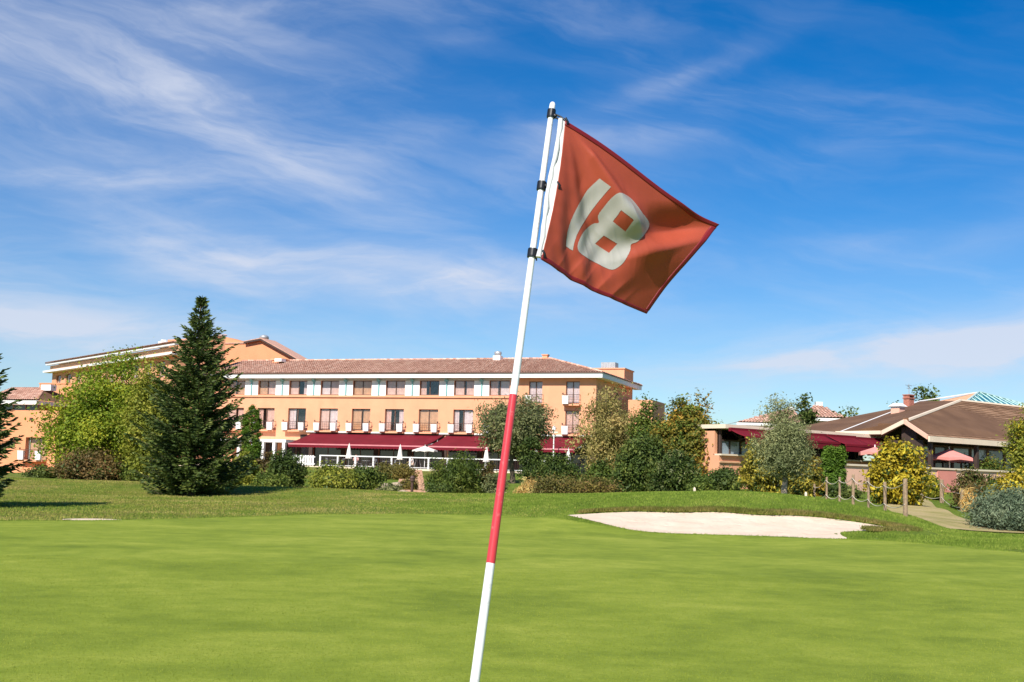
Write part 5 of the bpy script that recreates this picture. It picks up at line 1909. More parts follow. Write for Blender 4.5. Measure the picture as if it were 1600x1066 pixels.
def cloth(u, v):
    """u: 0 hoist .. 1 fly, v: 0 top .. 1 bottom (arrays)"""
    u, v = np.asarray(u, float)[..., None], np.asarray(v, float)[..., None]
    P = HT * (1 - u) * (1 - v) + FT * u * (1 - v) + HB * (1 - u) * v + FB * u * v
    bow = np.sin(np.pi * u)
    P = P + _u * (PX * (-5 * bow * (1 - v) - 7 * bow * v + 5 * np.sin(2 * np.pi * u) * (1 - v)))
    e = np.sin(np.pi * v)
    P = P - _r * (PX * 9 * e * u) + _r * (PX * 5 * e * (1 - u))
    u_, v_ = u, v
    # folds: rays of tension from the top clip, a deep crease across the fly, wrinkles along the bottom
    ss = lambda x, lo, hi: (lambda t: t * t * (3 - 2 * t))(np.clip((x - lo) / (hi - lo), 0, 1))
    X_, Y_ = u_ * 0.48, v_ * 0.34
    r1 = np.hypot(X_, Y_ + 0.004)
    a1 = np.arctan2(Y_ + 0.004, X_ + 0.006)              # 0 along the top edge, pi/2 down the hoist
    a0 = 0.46 + 0.08 * np.sin(9 * r1)                    # the main ray
    w1 = 0.15
    env = np.clip(r1 / 0.10, 0, 1) * (1 - ss(r1, 0.26, 0.46))
    d = 0.20 * r1 * env * np.exp(-((a1 - a0) / w1) ** 2)
    d = d - 0.060 * r1 * env * np.exp(-((a1 - a0 - 0.45) / 0.26) ** 2)
    d = d + 0.022 * r1 * np.sin(17.5 * a1 + 6 * r1) * env * ss(a1, 0.5, 0.8)
    c = u_ + v_ + 0.10 * np.sin(7 * v_) * (u_ - 0.5)
    k = ss(u_, 0.40, 0.72)
    d = d + k * (-0.030 * ss(c, 0.70, 1.03) + 0.058 * ss(c, 1.02, 1.27) - 0.011 * ss(c, 1.28, 1.70))
    sp = X_ * math.sin(0.7) - Y_ * math.cos(0.7) + 0.007 * np.sin(33 * Y_ + 17 * X_) + 0.004 * np.sin(71 * X_ - 20 * Y_)
    mod = 0.5 + 0.5 * np.sin(23 * X_ + 5) * np.sin(31 * Y_ + 1.3)
    d = d + 0.0030 * (0.5 - np.abs(np.sin(np.pi * sp / 0.034))) * mod * np.exp(-(((u_ - 0.40) / 0.26) ** 2 + ((v_ - 0.52) / 0.34) ** 2))
    d = d + 0.0007 * (0.5 - np.abs(np.sin(np.pi * sp / 0.019 + 2 * mod))) * (1 - mod) * np.exp(-(((u_ - 0.45) / 0.35) ** 2 + ((v_ - 0.6) / 0.4) ** 2))
    d = d + 0.0028 * (0.5 - np.abs(np.sin(26 * u_ + 9 * v_))) * ss(v_, 0.72, 0.95) * (1 - ss(u_, 0.6, 0.9))
    d = d + 0.010 * np.exp(-(((u_ - 0.42) / 0.20) ** 2 + ((v_ - 0.86) / 0.16) ** 2))
    d = d + 0.0030 * np.sin(34 * u_ - 20 * v_ + 2 * np.sin(5 * u_)) * ss(v_, 0.68, 0.92) * (1 - ss(u_, 0.4, 0.7))
    d = d + 0.0020 * np.sin(60 * v_ + 4 * u_) * np.exp(-u_ / 0.05)
    d = d + 0.0014 * np.sin(52 * u_ + 10 * v_) * ss(v_, 0.25, 0.4) * np.exp(-((u_ - 0.3) / 0.2) ** 2)
    d = d * np.clip(u_ * 6, 0.12, 1) * (1 - 0.65 * ss(u_, 0.8, 1.0) * (1 - ss(v_, 0.1, 0.5)))
    return P + NF * d


def cloth_n(u, v):
    e = 1e-3
    a = cloth(u + e, v) - cloth(u - e, v)
    b = cloth(u, v + e) - cloth(u, v - e)
    n = np.cross(a, b)
    n /= np.linalg.norm(n, axis=-1, keepdims=True)
    return np.where((n @ NF)[..., None] < 0, -n, n)


def cloth_mat(name, c, trans, rough=0.45, sheen=0.0, weave=True):
    t = NT(name)
    v = t.coord()
    cc = t.ramp(t.noise(v, 14, 4), [(0.3, tuple(x * 0.9 for x in c)), (0.7, c)])
    nm = t.bump(t.noise(v, 900, 2), 0.12, 0.001)
    b = t.bsdf(cc, rough, 0.35, nm)
    tr = t.n('ShaderNodeBsdfTranslucent')
    t.l(cc, tr.inputs['Color'])
    mx = t.n('ShaderNodeMixShader')
    mx.inputs[0].default_value = trans
    t.l(b, mx.inputs[1])
    t.l(tr.outputs[0], mx.inputs[2])
    return t.done(mx.outputs[0])


MT['flag'] = cloth_mat('orange_red_nylon', (0.57, 0.112, 0.060), 0.36)
MT['hem'] = cloth_mat('dark_red_hem', (0.20, 0.014, 0.018), 0.04)
MT['numeral'] = cloth_mat('silver_white_numeral', (0.45, 0.43, 0.385), 0.08, 0.35)
MT['sleeve'] = cloth_mat('white_sleeve', (0.80, 0.79, 0.78), 0.15)
nu, nv = 190, 150
U, V = np.meshgrid(np.linspace(0, 1, nu), np.linspace(0, 1, nv))
flag = ob('flag', grid_mesh('flag', cloth(U, V) - base, MT['flag']), fs_)
hm = flag.modifiers.new('thick', 'SOLIDIFY')
hm.thickness = 0.0006
hm.offset = 0


def strip(us, vs, name, mat, off=0.0014):
    """a doubled strip of cloth over a part of the patch"""
    Uc, Vc = np.meshgrid(us, vs)
    P, Nn = cloth(Uc, Vc), cloth_n(Uc, Vc)
    A, B = P + Nn * off - base, P - Nn * off - base
    a, b = Uc.shape
    allv = np.concatenate([A.reshape(-1, 3), B.reshape(-1, 3)])
    idx = np.arange(a * b).reshape(a, b)
    f = [(idx[i, j], idx[i, j + 1], idx[i + 1, j + 1], idx[i + 1, j]) for i in range(a - 1) for j in range(b - 1)]
    m = a * b
    f2 = [tuple(q + m for q in reversed(x)) for x in f]
    ring = [idx[0, j] for j in range(b)] + [idx[i, -1] for i in range(1, a)] + [idx[-1, j] for j in range(b - 2, -1, -1)] + [idx[i, 0] for i in range(a - 2, 0, -1)]
    f3 = [(ring[k], ring[(k + 1) % len(ring)], ring[(k + 1) % len(ring)] + m, ring[k] + m) for k in range(len(ring))]
    return MB().add(allv, f + f2 + f3).obj(name, mat, flag, True)


strip(np.linspace(0.0, 1.003, 90), np.linspace(-0.006, 0.028, 4), 'hem', MT['hem'])
strip(np.linspace(0.0, 1.003, 90), np.linspace(0.975, 1.006, 4), 'hem', MT['hem'])
strip(np.linspace(0.972, 1.006, 4), np.linspace(0.029, 0.974, 70), 'hem', MT['hem'])


def project(P):
    v = P - EYE
    z = v @ _f
    return np.stack([CX + FOC * (v @ _r) / z, CY - FOC * (v @ _u) / z], -1)


def curve(p, n=5):
    return smooth_closed(p, n)


def zpt(lst):
    return np.array(lst, float) / 5.92 + (850, 260)


ONE = zpt([(515, 112), (568, 152), (620, 190), (560, 258), (500, 330), (440, 408), (390, 480), (340, 560), (300, 640), (278, 710), (265, 780), (232, 762), (200, 740), (204, 672), (215, 600), (238, 525), (270, 450), (318, 355), (370, 265), (400, 220), (440, 180), (478, 145)])
EIGHT = zpt([(700, 245), (780, 282), (840, 340), (910, 435), (972, 530), (930, 625), (865, 695), (805, 722), (796, 780), (745, 875), (690, 930), (632, 957), (570, 940), (500, 905), (430, 868), (370, 830), (322, 790), (308, 740), (325, 680), (360, 612), (410, 560), (460, 528), (506, 520), (500, 455), (560, 368), (630, 288)])
H1 = zpt([(715, 405), (830, 495), (752, 602), (636, 510)])
H2 = zpt([(552, 640), (676, 716), (600, 802), (470, 716)])
nu2, nv2 = 520, 470
ug, vg = np.linspace(0.02, 0.75, nu2), np.linspace(0.05, 0.98, nv2)
U2, V2 = np.meshgrid(ug, vg)
P2, N2 = cloth(U2, V2), cloth_n(U2, V2)
pix = project(P2)
cx2 = (pix[:-1, :-1] + pix[1:, 1:]) / 2


def inside(ring, sharp=False):
    r = ring if sharp else curve(ring, 4)
    return inside_dist(cx2[..., 0], cx2[..., 1], r) > 0


m1 = inside(ONE, True)
m8 = inside(EIGHT) & ~inside(H1, True) & ~inside(H2, True)


def numeral(mask, name):
    i, j = np.nonzero(mask)
    q = []
    for s in (1, -1):
        A = P2 + N2 * (0.0011 * s) - base
        q.append(np.stack([A[i, j], A[i, j + 1], A[i + 1, j + 1], A[i + 1, j]], 1))
    me = quads_mesh(name, np.concatenate(q), MT['numeral'])
    bm = bmesh.new()
    bm.from_mesh(me)
    bmesh.ops.remove_doubles(bm, verts=bm.verts, dist=1e-6)
    bm.to_mesh(me)
    bm.free()
    me.polygons.foreach_set('use_smooth', [True] * len(me.polygons))
    return ob(name, me, flag)


numeral(m1, 'numeral_one')
numeral(m8, 'numeral_eight')

# white sleeve along the hoist
sv = []
for k in range(15):
    t = k / 14
    p = at(876, 186, 2.925) * (1 - t) + at(841, 402, 2.868) * t
    p = p + _r * (0.0025 * math.sin(9 * t) + 0.001 * math.sin(31 * t))
    sv.append(tuple(p - base))
MB().tube(sv, [0.0062 + 0.0012 * math.sin(k * 2.3) for k in range(15)], 12).obj('sleeve', MT['sleeve'], flag, True)
# stitched white strip from the sleeve into the cloth
sr = []
for k in range(30):
    t = k / 29
    p = np.array(sv[0]) * (1 - t) + np.array(sv[-1]) * t
    q = cloth(np.array([0.004]), np.array([t]))[0] - base
    sr.append([p + NF * 0.003, (p + q) / 2 + NF * 0.003 * math.sin(17 * t), q])
ob('hoist_band', grid_mesh('hoist_band', np.array(sr), MT['sleeve']), flag)

# clips
for (py, fu, fv) in ((178, 0.0, 0.0), (291, 0.0, 0.47), (396, 0.0, 0.965)):
    t = on_pole(py)
    c = base + (topp - base) * t
    r = prad(t)
    clip = MB().lathe([(r * 1.02, -0.0115), (r * 1.5, -0.0115), (r * 1.55, -0.008), (r * 1.55, 0.008), (r * 1.5, 0.0115), (r * 1.02, 0.0115)], 20).obj('clip', MT['black'], fs_, False, tuple(c - base), qr)
    tgt = cloth(np.array([fu + 0.012]), np.array([fv]))[0]
    d = tgt - c
    m = MB()
    for o in (-0.004, 0.004):
        s = c + _u * o
        m.tube([tuple(s + d * 0.2 - base), tuple(s + d * 0.6 + _u * 0.002 - base), tuple(tgt + _u * o * 0.5 - base)], 0.0026, 8)
    m.tube([tuple(c + d * 0.95 - _u * 0.010 - base), tuple(tgt + NF * 0.004 - base), tuple(c + d * 0.9 + _u * 0.010 - base)], 0.0032, 8)
    m.tube([tuple(c + d * 0.15 - base), tuple(c + d * 0.3 - base)], 0.0062, 10)
    if py == 396:
        m.tube([tuple(c + d * 0.35 - base), tuple(c + d * 0.35 - _u * 0.018 - base)], 0.002, 6)
    h = m.obj('hook', MT['black'], fs_, True)

# ================================================================== vegetation
def unit(v):
    return v / (np.linalg.norm(v, axis=-1, keepdims=True) + 1e-9)


PROF = {
    'round': lambda t: np.sqrt(np.clip(1 - (2 * t - 1) ** 2, 0, 1)),
    'dome': lambda t: np.sqrt(np.clip(1 - t ** 2.2, 0, 1)) * (0.82 + 0.18 * np.clip(t * 4, 0, 1)),
    'egg': lambda t: np.clip(np.sin(np.pi * np.clip(t, 0, 1) ** 0.75), 0, 1) ** 0.8,
    'column': lambda t: np.clip(1.0 - np.clip((t - 0.72) / 0.28, 0, 1) ** 1.6, 0.05, 1) * (0.75 + 0.25 * np.clip(t * 5, 0, 1)),
    'block': lambda t: np.where(t < 0.93, 1.0, 0.9),
    'umbrella': lambda t: np.clip(np.sqrt(np.clip(1 - ((t - 0.45) / 0.58) ** 2, 0, 1)), 0, 1),
    'cone': lambda t: np.clip(1.02 - t, 0.03, 1) ** 0.85 * (0.85 + 0.15 * np.clip(t * 6, 0, 1)),
    'heap': lambda t: np.clip(1 - t ** 1.5, 0.0, 1) ** 0.7,
}


def clump_points(rng, prof, rx, ry, z0, z1, n, rough=0.16, fill=0.5, square=False):
    f = PROF[prof]
    t = rng.random(n * 5)
    t = t[rng.random(n * 5) < f(t) ** 1.3 + 0.05][:n]
    n = len(t)
    a = rng.uniform(0, 2 * np.pi, n)
    rr = fill + (1 - fill) * np.sqrt(rng.random(n))
    ph = rng.uniform(0, 6.28, 6)
    wob = 1 + rough * (np.sin(3 * a + 5 * t + ph[0]) + 0.7 * np.sin(5 * a - 7 * t + ph[1]) + 0.5 * np.sin(2 * a + 11 * t + ph[2])) + rng.normal(0, rough * 0.4, n)
    r = f(t) * rr * wob
    if square:
        q = np.maximum(np.abs(np.cos(a)), np.abs(np.sin(a)))
        r = r / q
    P = np.stack([np.cos(a) * r * rx, np.sin(a) * r * ry, z0 + (z1 - z0) * t], -1)
    if rough > 0.09 and n > 24:
        # gather the clumps into boughs of different sizes, with gaps between them
        nb = max(7, n // 7)
        B = P[:nb]
        own = rng.integers(0, nb, n)
        pull = rng.uniform(0.25, 0.85, (n, 1)) * (rng.random((nb, 1))[own] * 0.5 + 0.5)
        P = P * (1 - pull) + (B[own] + rng.normal(0, 0.10, (n, 3)) * np.array([rx, ry, (z1 - z0) * 0.5])) * pull
        q = np.quantile(np.hypot(P[:, 0] / rx, P[:, 1] / ry), 0.97)
        P[:, :2] *= 0.98 / max(q, 0.3)
        lo, hi = np.quantile(P[:, 2], 0.02), P[:, 2].max()
        P[:, 2] = z0 + (P[:, 2] - lo) / (hi - lo) * (z1 - z0)
    return P


def leaves(name, C, parent, mat, rng, per, spread, size, aspect=0.5, centre=None, flat=0.0, droop=0.0, up=0.35):
    """leaf-shaped faces scattered round the clump centres C"""
    n = len(C) * per
    c = np.repeat(C, per, 0)
    P = c + rng.normal(0, 1, (n, 3)) * np.array([spread, spread, spread * 0.8])
    if centre is None:
        centre = C.mean(0)
    outw = unit(P - centre)
    N = unit(outw * 0.55 + np.array([0, 0, up]) + rng.normal(0, 0.62, (n, 3)))
    A = rng.normal(0, 1, (n, 3)) + np.array([0, 0, -droop])
    A = unit(A - N * (A * N).sum(-1, keepdims=True))
    B = np.cross(N, A)
    L = size * rng.uniform(0.45, 1.55, (n, 1))
    W = L * aspect
    V = np.stack([P - A * L * 0.5, P + B * W * 0.5 - A * L * 0.08 + N * L * 0.06, P + A * L * 0.5, P - B * W * 0.5 - A * L * 0.08 + N * L * 0.06], 1)
    cl_ = np.repeat(rng.random(len(C)), per)
    rnd = np.clip(0.45 * cl_ + 0.55 * rng.random(n), 0, 1)
    V[..., 2] = np.maximum(V[..., 2], -0.02)
    return ob(name, quads_mesh(name, V, mat, rnd), parent)


def limb_mesh(rng, C, trunk_h, r, n_limbs, lean=(0, 0), stems=1):
    mb = MB()
    roots = []
    for s in range(stems):
        off = np.array([0.0, 0.0, 0.0]) if stems == 1 else np.array([rng.normal(0, r * 2.5), rng.normal(0, r * 2.5), 0])
        p = [off + np.array([0, 0, -0.12])]
        for k in range(1, 5):
            p.append(off + np.array([lean[0] * k / 4 + rng.normal(0, r * 0.35), lean[1] * k / 4 + rng.normal(0, r * 0.35), trunk_h * k / 4]))
        mb.tube(p, [r * 1.35, r * 1.1, r, r * 0.9, r * 0.78], 8)
        roots.append(p[-1])
    idx = rng.choice(len(C), min(n_limbs, len(C)), replace=False)
    for i in idx:
        a = roots[rng.integers(len(roots))]
        b = C[i]
        m = a * 0.5 + b * 0.5 + rng.normal(0, 0.08, 3) * np.linalg.norm(b - a)
        m[2] = m[2] - 0.05 * np.linalg.norm(b - a)
        mb.tube([a, m, b], [r * 0.5, r * 0.3, r * 0.08], 5)
    return mb


def plant(kind, name, label, cat, px, yt, yb, hw_px, Y, leafk, seed, prof='dome', n=90, per=60, size=0.12, aspect=0.5, spread=None, crown0=0.0, trunk=None, bark='bark',
          group=None, rough=0.16, fill=0.5, depth=1.0, droop=0.0, up=0.35, square=False, rz=0.0, extra=None):
    rng = np.random.default_rng(seed)
    b = at(px, yb, Y)
    z = tz(b[0], Y)
    top = at(px, yt, Y)[2]
    H = max(0.25, top - z)
    R = hw_px / FOC * Y
    root = empty(name, (b[0], Y, z), rz)
    tag(root, label, cat, group)
    z0 = H * crown0
    sp = spread if spread is not None else max(0.08, R * 0.16)
    per, size = int(per * 1.35), size * 1.12
    C = clump_points(rng, prof, max(0.05, R - sp * 0.9), max(0.05, (R - sp * 0.9) * depth), z0 + sp * 0.6, H - sp * 0.8, n, rough, fill, square)
    part = 'crown' if kind == 'tree' else 'foliage'
    leaves(part, C, root, LF[leafk], rng, per, sp, size, aspect, np.array([0, 0, z0 + (H - z0) * 0.35]), 0, droop, up)
    if extra:
        k2, frac, per2 = extra
        sel = C[rng.random(len(C)) < frac]
        if len(sel):
            leaves(part, sel + unit(sel - np.array([0, 0, H * 0.3])) * sp * 0.5, root, LF[k2], rng, per2, sp * 0.8, size, aspect, np.array([0, 0, H * 0.4]), 0, droop, up)
    if kind == 'tree':
        th = trunk[0] * H if trunk else max(0.2, z0 + 0.25 * (H - z0))
        tr = trunk[1] if trunk else 0.022 * H + 0.03
        limb_mesh(rng, C, th, tr, 16).obj('trunk', MT[bark], root, True)
    else:
        limb_mesh(rng, C, 0.15 * H, 0.012 * H + 0.008, 14, (0, 0), 3).obj('stem', MT[bark], root, True)
    return root


# ---- firs
def fir(label, px, yb, yt, Y, maxr, seed, lopside=0.0, dens=1.0, prof=None):
    rng = np.random.default_rng(seed)
    b = at(px, yb, Y)
    z = tz(b[0], Y)
    H = at(px, yt, Y)[2] - z
    root = empty('fir_tree', (b[0], Y, z))
    tag(root, label, 'tree', 'dark firs')
    tp = [(0, 0, -0.1)]
    for k in range(1, 9):
        tp.append((rng.normal(0, 0.02), rng.normal(0, 0.02), H * k / 8))
    MB().tube(tp, [0.16 * (1 - k / 8.4) + 0.012 for k in range(9)], 8).obj('trunk', MT['bark'], root, True)
    quads, rnd = [], []
    br = MB()
    prof = prof or [(0.0, 0.72), (0.06, 0.92), (0.14, 1.0), (0.26, 1.0), (0.40, 0.88), (0.55, 0.66), (0.66, 0.50), (0.75, 0.42), (0.84, 0.26), (0.92, 0.13), (1.0, 0.02)]
    pt, pr = zip(*prof)
    h = 0.035
    lev = 0
    while h < 0.985:
        R = np.interp(h, pt, pr) * maxr
        nb = int((13 if h < 0.6 else 9) * dens)
        a0 = rng.uniform(0, 6.28)
        for k in range(nb):
            a = a0 + 2 * np.pi * k / nb + rng.normal(0, 0.14)
            L = R * rng.uniform(0.62, 1.20) * (1 + lopside * math.cos(a))
            if rng.random() < 0.06:
                L *= 1.15
            rise = rng.uniform(-0.10, 0.16) + 0.55 * h
            d = np.array([math.cos(a), math.sin(a), rise])
            d /= np.linalg.norm(d)
            o = np.array([0, 0, H * h + rng.normal(0, 0.05)])
            sag = -0.16 * (1 - h)
            pts = []
            for t in (0, 0.33, 0.66, 1.0):
                p = o + d * L * t
                p[2] += sag * L * math.sin(math.pi * t) * 0.8 + 0.10 * L * t * t
                pts.append(p)
            br.tube(pts, [0.022, 0.016, 0.010, 0.004], 4, False)
            side = np.cross(d, (0, 0, 1.0))
            side /= np.linalg.norm(side)
            nt_ = max(4, int(L / 0.085))
            tt_ = np.linspace(0.12, 1.0, nt_)
            pl = np.array(pts)
            for t in tt_:
                q = t * 3
                i = min(2, int(q))
                base_ = pl[i] * (1 - (q - i)) + pl[i + 1] * (q - i)
                tl = (0.10 + 0.34 * L * (1 - t) * 0.8 + 0.05) * rng.uniform(0.7, 1.2)
                tl = min(tl, 0.55)
                for s in (-1, 1, 0):
                    dd = side * s * rng.uniform(0.55, 1.0) + d * rng.uniform(0.5, 0.9) + np.array([0, 0, rng.uniform(-0.35, 0.25)])
                    dd /= np.linalg.norm(dd)
                    m = max(1, int(tl / 0.12))
                    for j in range(m):
                        c0 = base_ + dd * tl * j / m
                        c1 = base_ + dd * (tl * (j + 1) / m + 0.05)
                        w = np.cross(dd, rng.normal(0, 1, 3))
                        w = w / (np.linalg.norm(w) + 1e-9) * rng.uniform(0.022, 0.042)
                        mid = (c0 + c1) / 2
                        quads.append((c0, mid + w, c1, mid - w))
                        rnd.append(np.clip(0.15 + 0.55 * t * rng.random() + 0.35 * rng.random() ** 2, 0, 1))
        h += (0.034 if h < 0.6 else 0.030) * rng.uniform(0.85, 1.15)
        lev += 1
    Q = np.array(quads)
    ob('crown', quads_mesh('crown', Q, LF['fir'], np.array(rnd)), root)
    br.obj('branches', MT['bark'], root)
    return root


fir('tall dark green fir standing alone on the left bank', 297, 777, 466, 45, 2.12, 101, 0.05, 1.3)
fir('dark fir cut off by the left edge of the photograph', -74, 795, 500, 29.5, 1.40, 102, 0.0, 1.0,
    [(0.0, 0.72), (0.06, 0.92), (0.14, 1.0), (0.30, 0.95), (0.5, 0.8), (0.62, 0.72), (0.75, 0.5), (0.86, 0.3), (1.0, 0.02)])

# ---- trees
plant('tree', 'leafy_tree', 'broad yellow-green leafy tree left of the tall fir', 'tree', 165, 550, 745, 100, 60, 'yellowgreen', 201, 'egg', 360, 95, 0.125, 0.6, 0.36, 0.06, (0.22, 0.13), rough=0.13, fill=0.35, extra=('yellow', 0.06, 10))
plant('tree', 'leafy_tree', 'green leafy tree squeezed between the yellow-green tree and the fir', 'tree', 232, 566, 748, 48, 57, 'lime', 202, 'egg', 140, 95, 0.125, 0.6, 0.32, 0.08, (0.2, 0.1), rough=0.15, fill=0.3)
plant('tree', 'cypress_tree', 'clipped bright green columnar cypress right of the tall fir', 'tree', 391, 632, 718, 16, 84, 'cypress', 203, 'column', 300, 80, 0.10, 0.4, 0.09, 0.0, (0.3, 0.07), rough=0.05, fill=0.55, up=0.6)
plant('tree', 'olive_tree', 'round grey-green olive tree behind the red band of the flagstick', 'tree', 801, 620, 765, 66, 80, 'greygreen', 204, 'round', 210, 65, 0.16, 0.45, 0.34, 0.36, (0.45, 0.17), rough=0.14, fill=0.35)
plant('tree', 'pale_tree', 'pale yellowish drooping tree against the right end of the hotel', 'tree', 946, 602, 762, 58, 74, 'birch', 205, 'egg', 230, 46, 0.15, 0.42, 0.30, 0.10, (0.35, 0.07), 'pale_bark', rough=0.16, fill=0.2, droop=0.9, up=0.1)
plant('tree', 'slender_tree', 'thin open-crowned tree showing peach wall through its leaves', 'tree', 1010, 620, 765, 34, 70, 'mid', 206, 'egg', 110, 44, 0.15, 0.5, 0.24, 0.2, (0.4, 0.06), rough=0.25, fill=0.1)
plant('tree', 'broad_tree', 'dense dark green tree with orange tints left of the flat-roofed wing', 'tree', 1076, 615, 765, 56, 60, 'autumn', 207, 'dome', 360, 66, 0.14, 0.55, 0.26, 0.10, (0.3, 0.1), rough=0.15, fill=0.35, extra=('mid', 0.6, 60))
plant('tree', 'olive_tree', 'silvery olive tree with a pale trunk on the mound', 'tree', 1226, 648, 776, 53, 38.5, 'olive', 208, 'egg', 210, 75, 0.085, 0.26, 0.16, 0.27, (0.40, 0.085), 'pale_bark', rough=0.14, fill=0.3)
plant('tree', 'feathery_tree', 'thin feathery treetop rising behind the silvery olive tree', 'tree', 1222, 620, 770, 34, 62, 'olive', 209, 'umbrella', 60, 26, 0.15, 0.3, 0.26, 0.55, (0.6, 0.06), rough=0.3, fill=0.1, droop=0.3)
plant('tree', 'yellow_tree', 'bright yellow leafy tree beside the rope fence', 'tree', 1402, 686, 780, 47, 43, 'yellow', 210, 'egg', 190, 52, 0.12, 0.55, 0.16, 0.02, (0.25, 0.05), rough=0.14, fill=0.3, extra=('dark', 0.6, 26))
plant('tree', 'willow_tree', 'yellow-green branch tip of a tree at the right edge', 'tree', 1612, 636, 780, 38, 47, 'lime', 211, 'egg', 110, 60, 0.13, 0.35, 0.2, 0.25, (0.3, 0.07), rough=0.2, fill=0.2, droop=0.6, extra=('yellow', 0.5, 20))
plant('tree', 'distant_tree', 'dark treetop right of the feathery tree', 'tree', 1258, 617, 700, 20, 96, 'dark', 212, 'egg', 70, 50, 0.22, 0.55, 0.3, 0.1, None, group='trees behind the clubhouse', rough=0.2)
plant('tree', 'distant_tree', 'low green tree beside the distant tiled house', 'tree', 1326, 638, 700, 23, 98, 'mid', 213, 'dome', 70, 50, 0.22, 0.55, 0.32, 0.1, None, group='trees behind the clubhouse', rough=0.18)
plant('tree', 'distant_tree', 'green tree behind the brick chimney', 'tree', 1449, 604, 700, 30, 100, 'mid', 214, 'dome', 110, 50, 0.24, 0.55, 0.34, 0.2, None, group='trees behind the clubhouse', rough=0.22)
plant('tree', 'distant_tree', 'small dark tree left of the brick chimney', 'tree', 1400, 630, 700, 14, 101, 'dark', 215, 'egg', 36, 46, 0.22, 0.55, 0.26, 0.2, None, group='trees behind the clubhouse', rough=0.25)

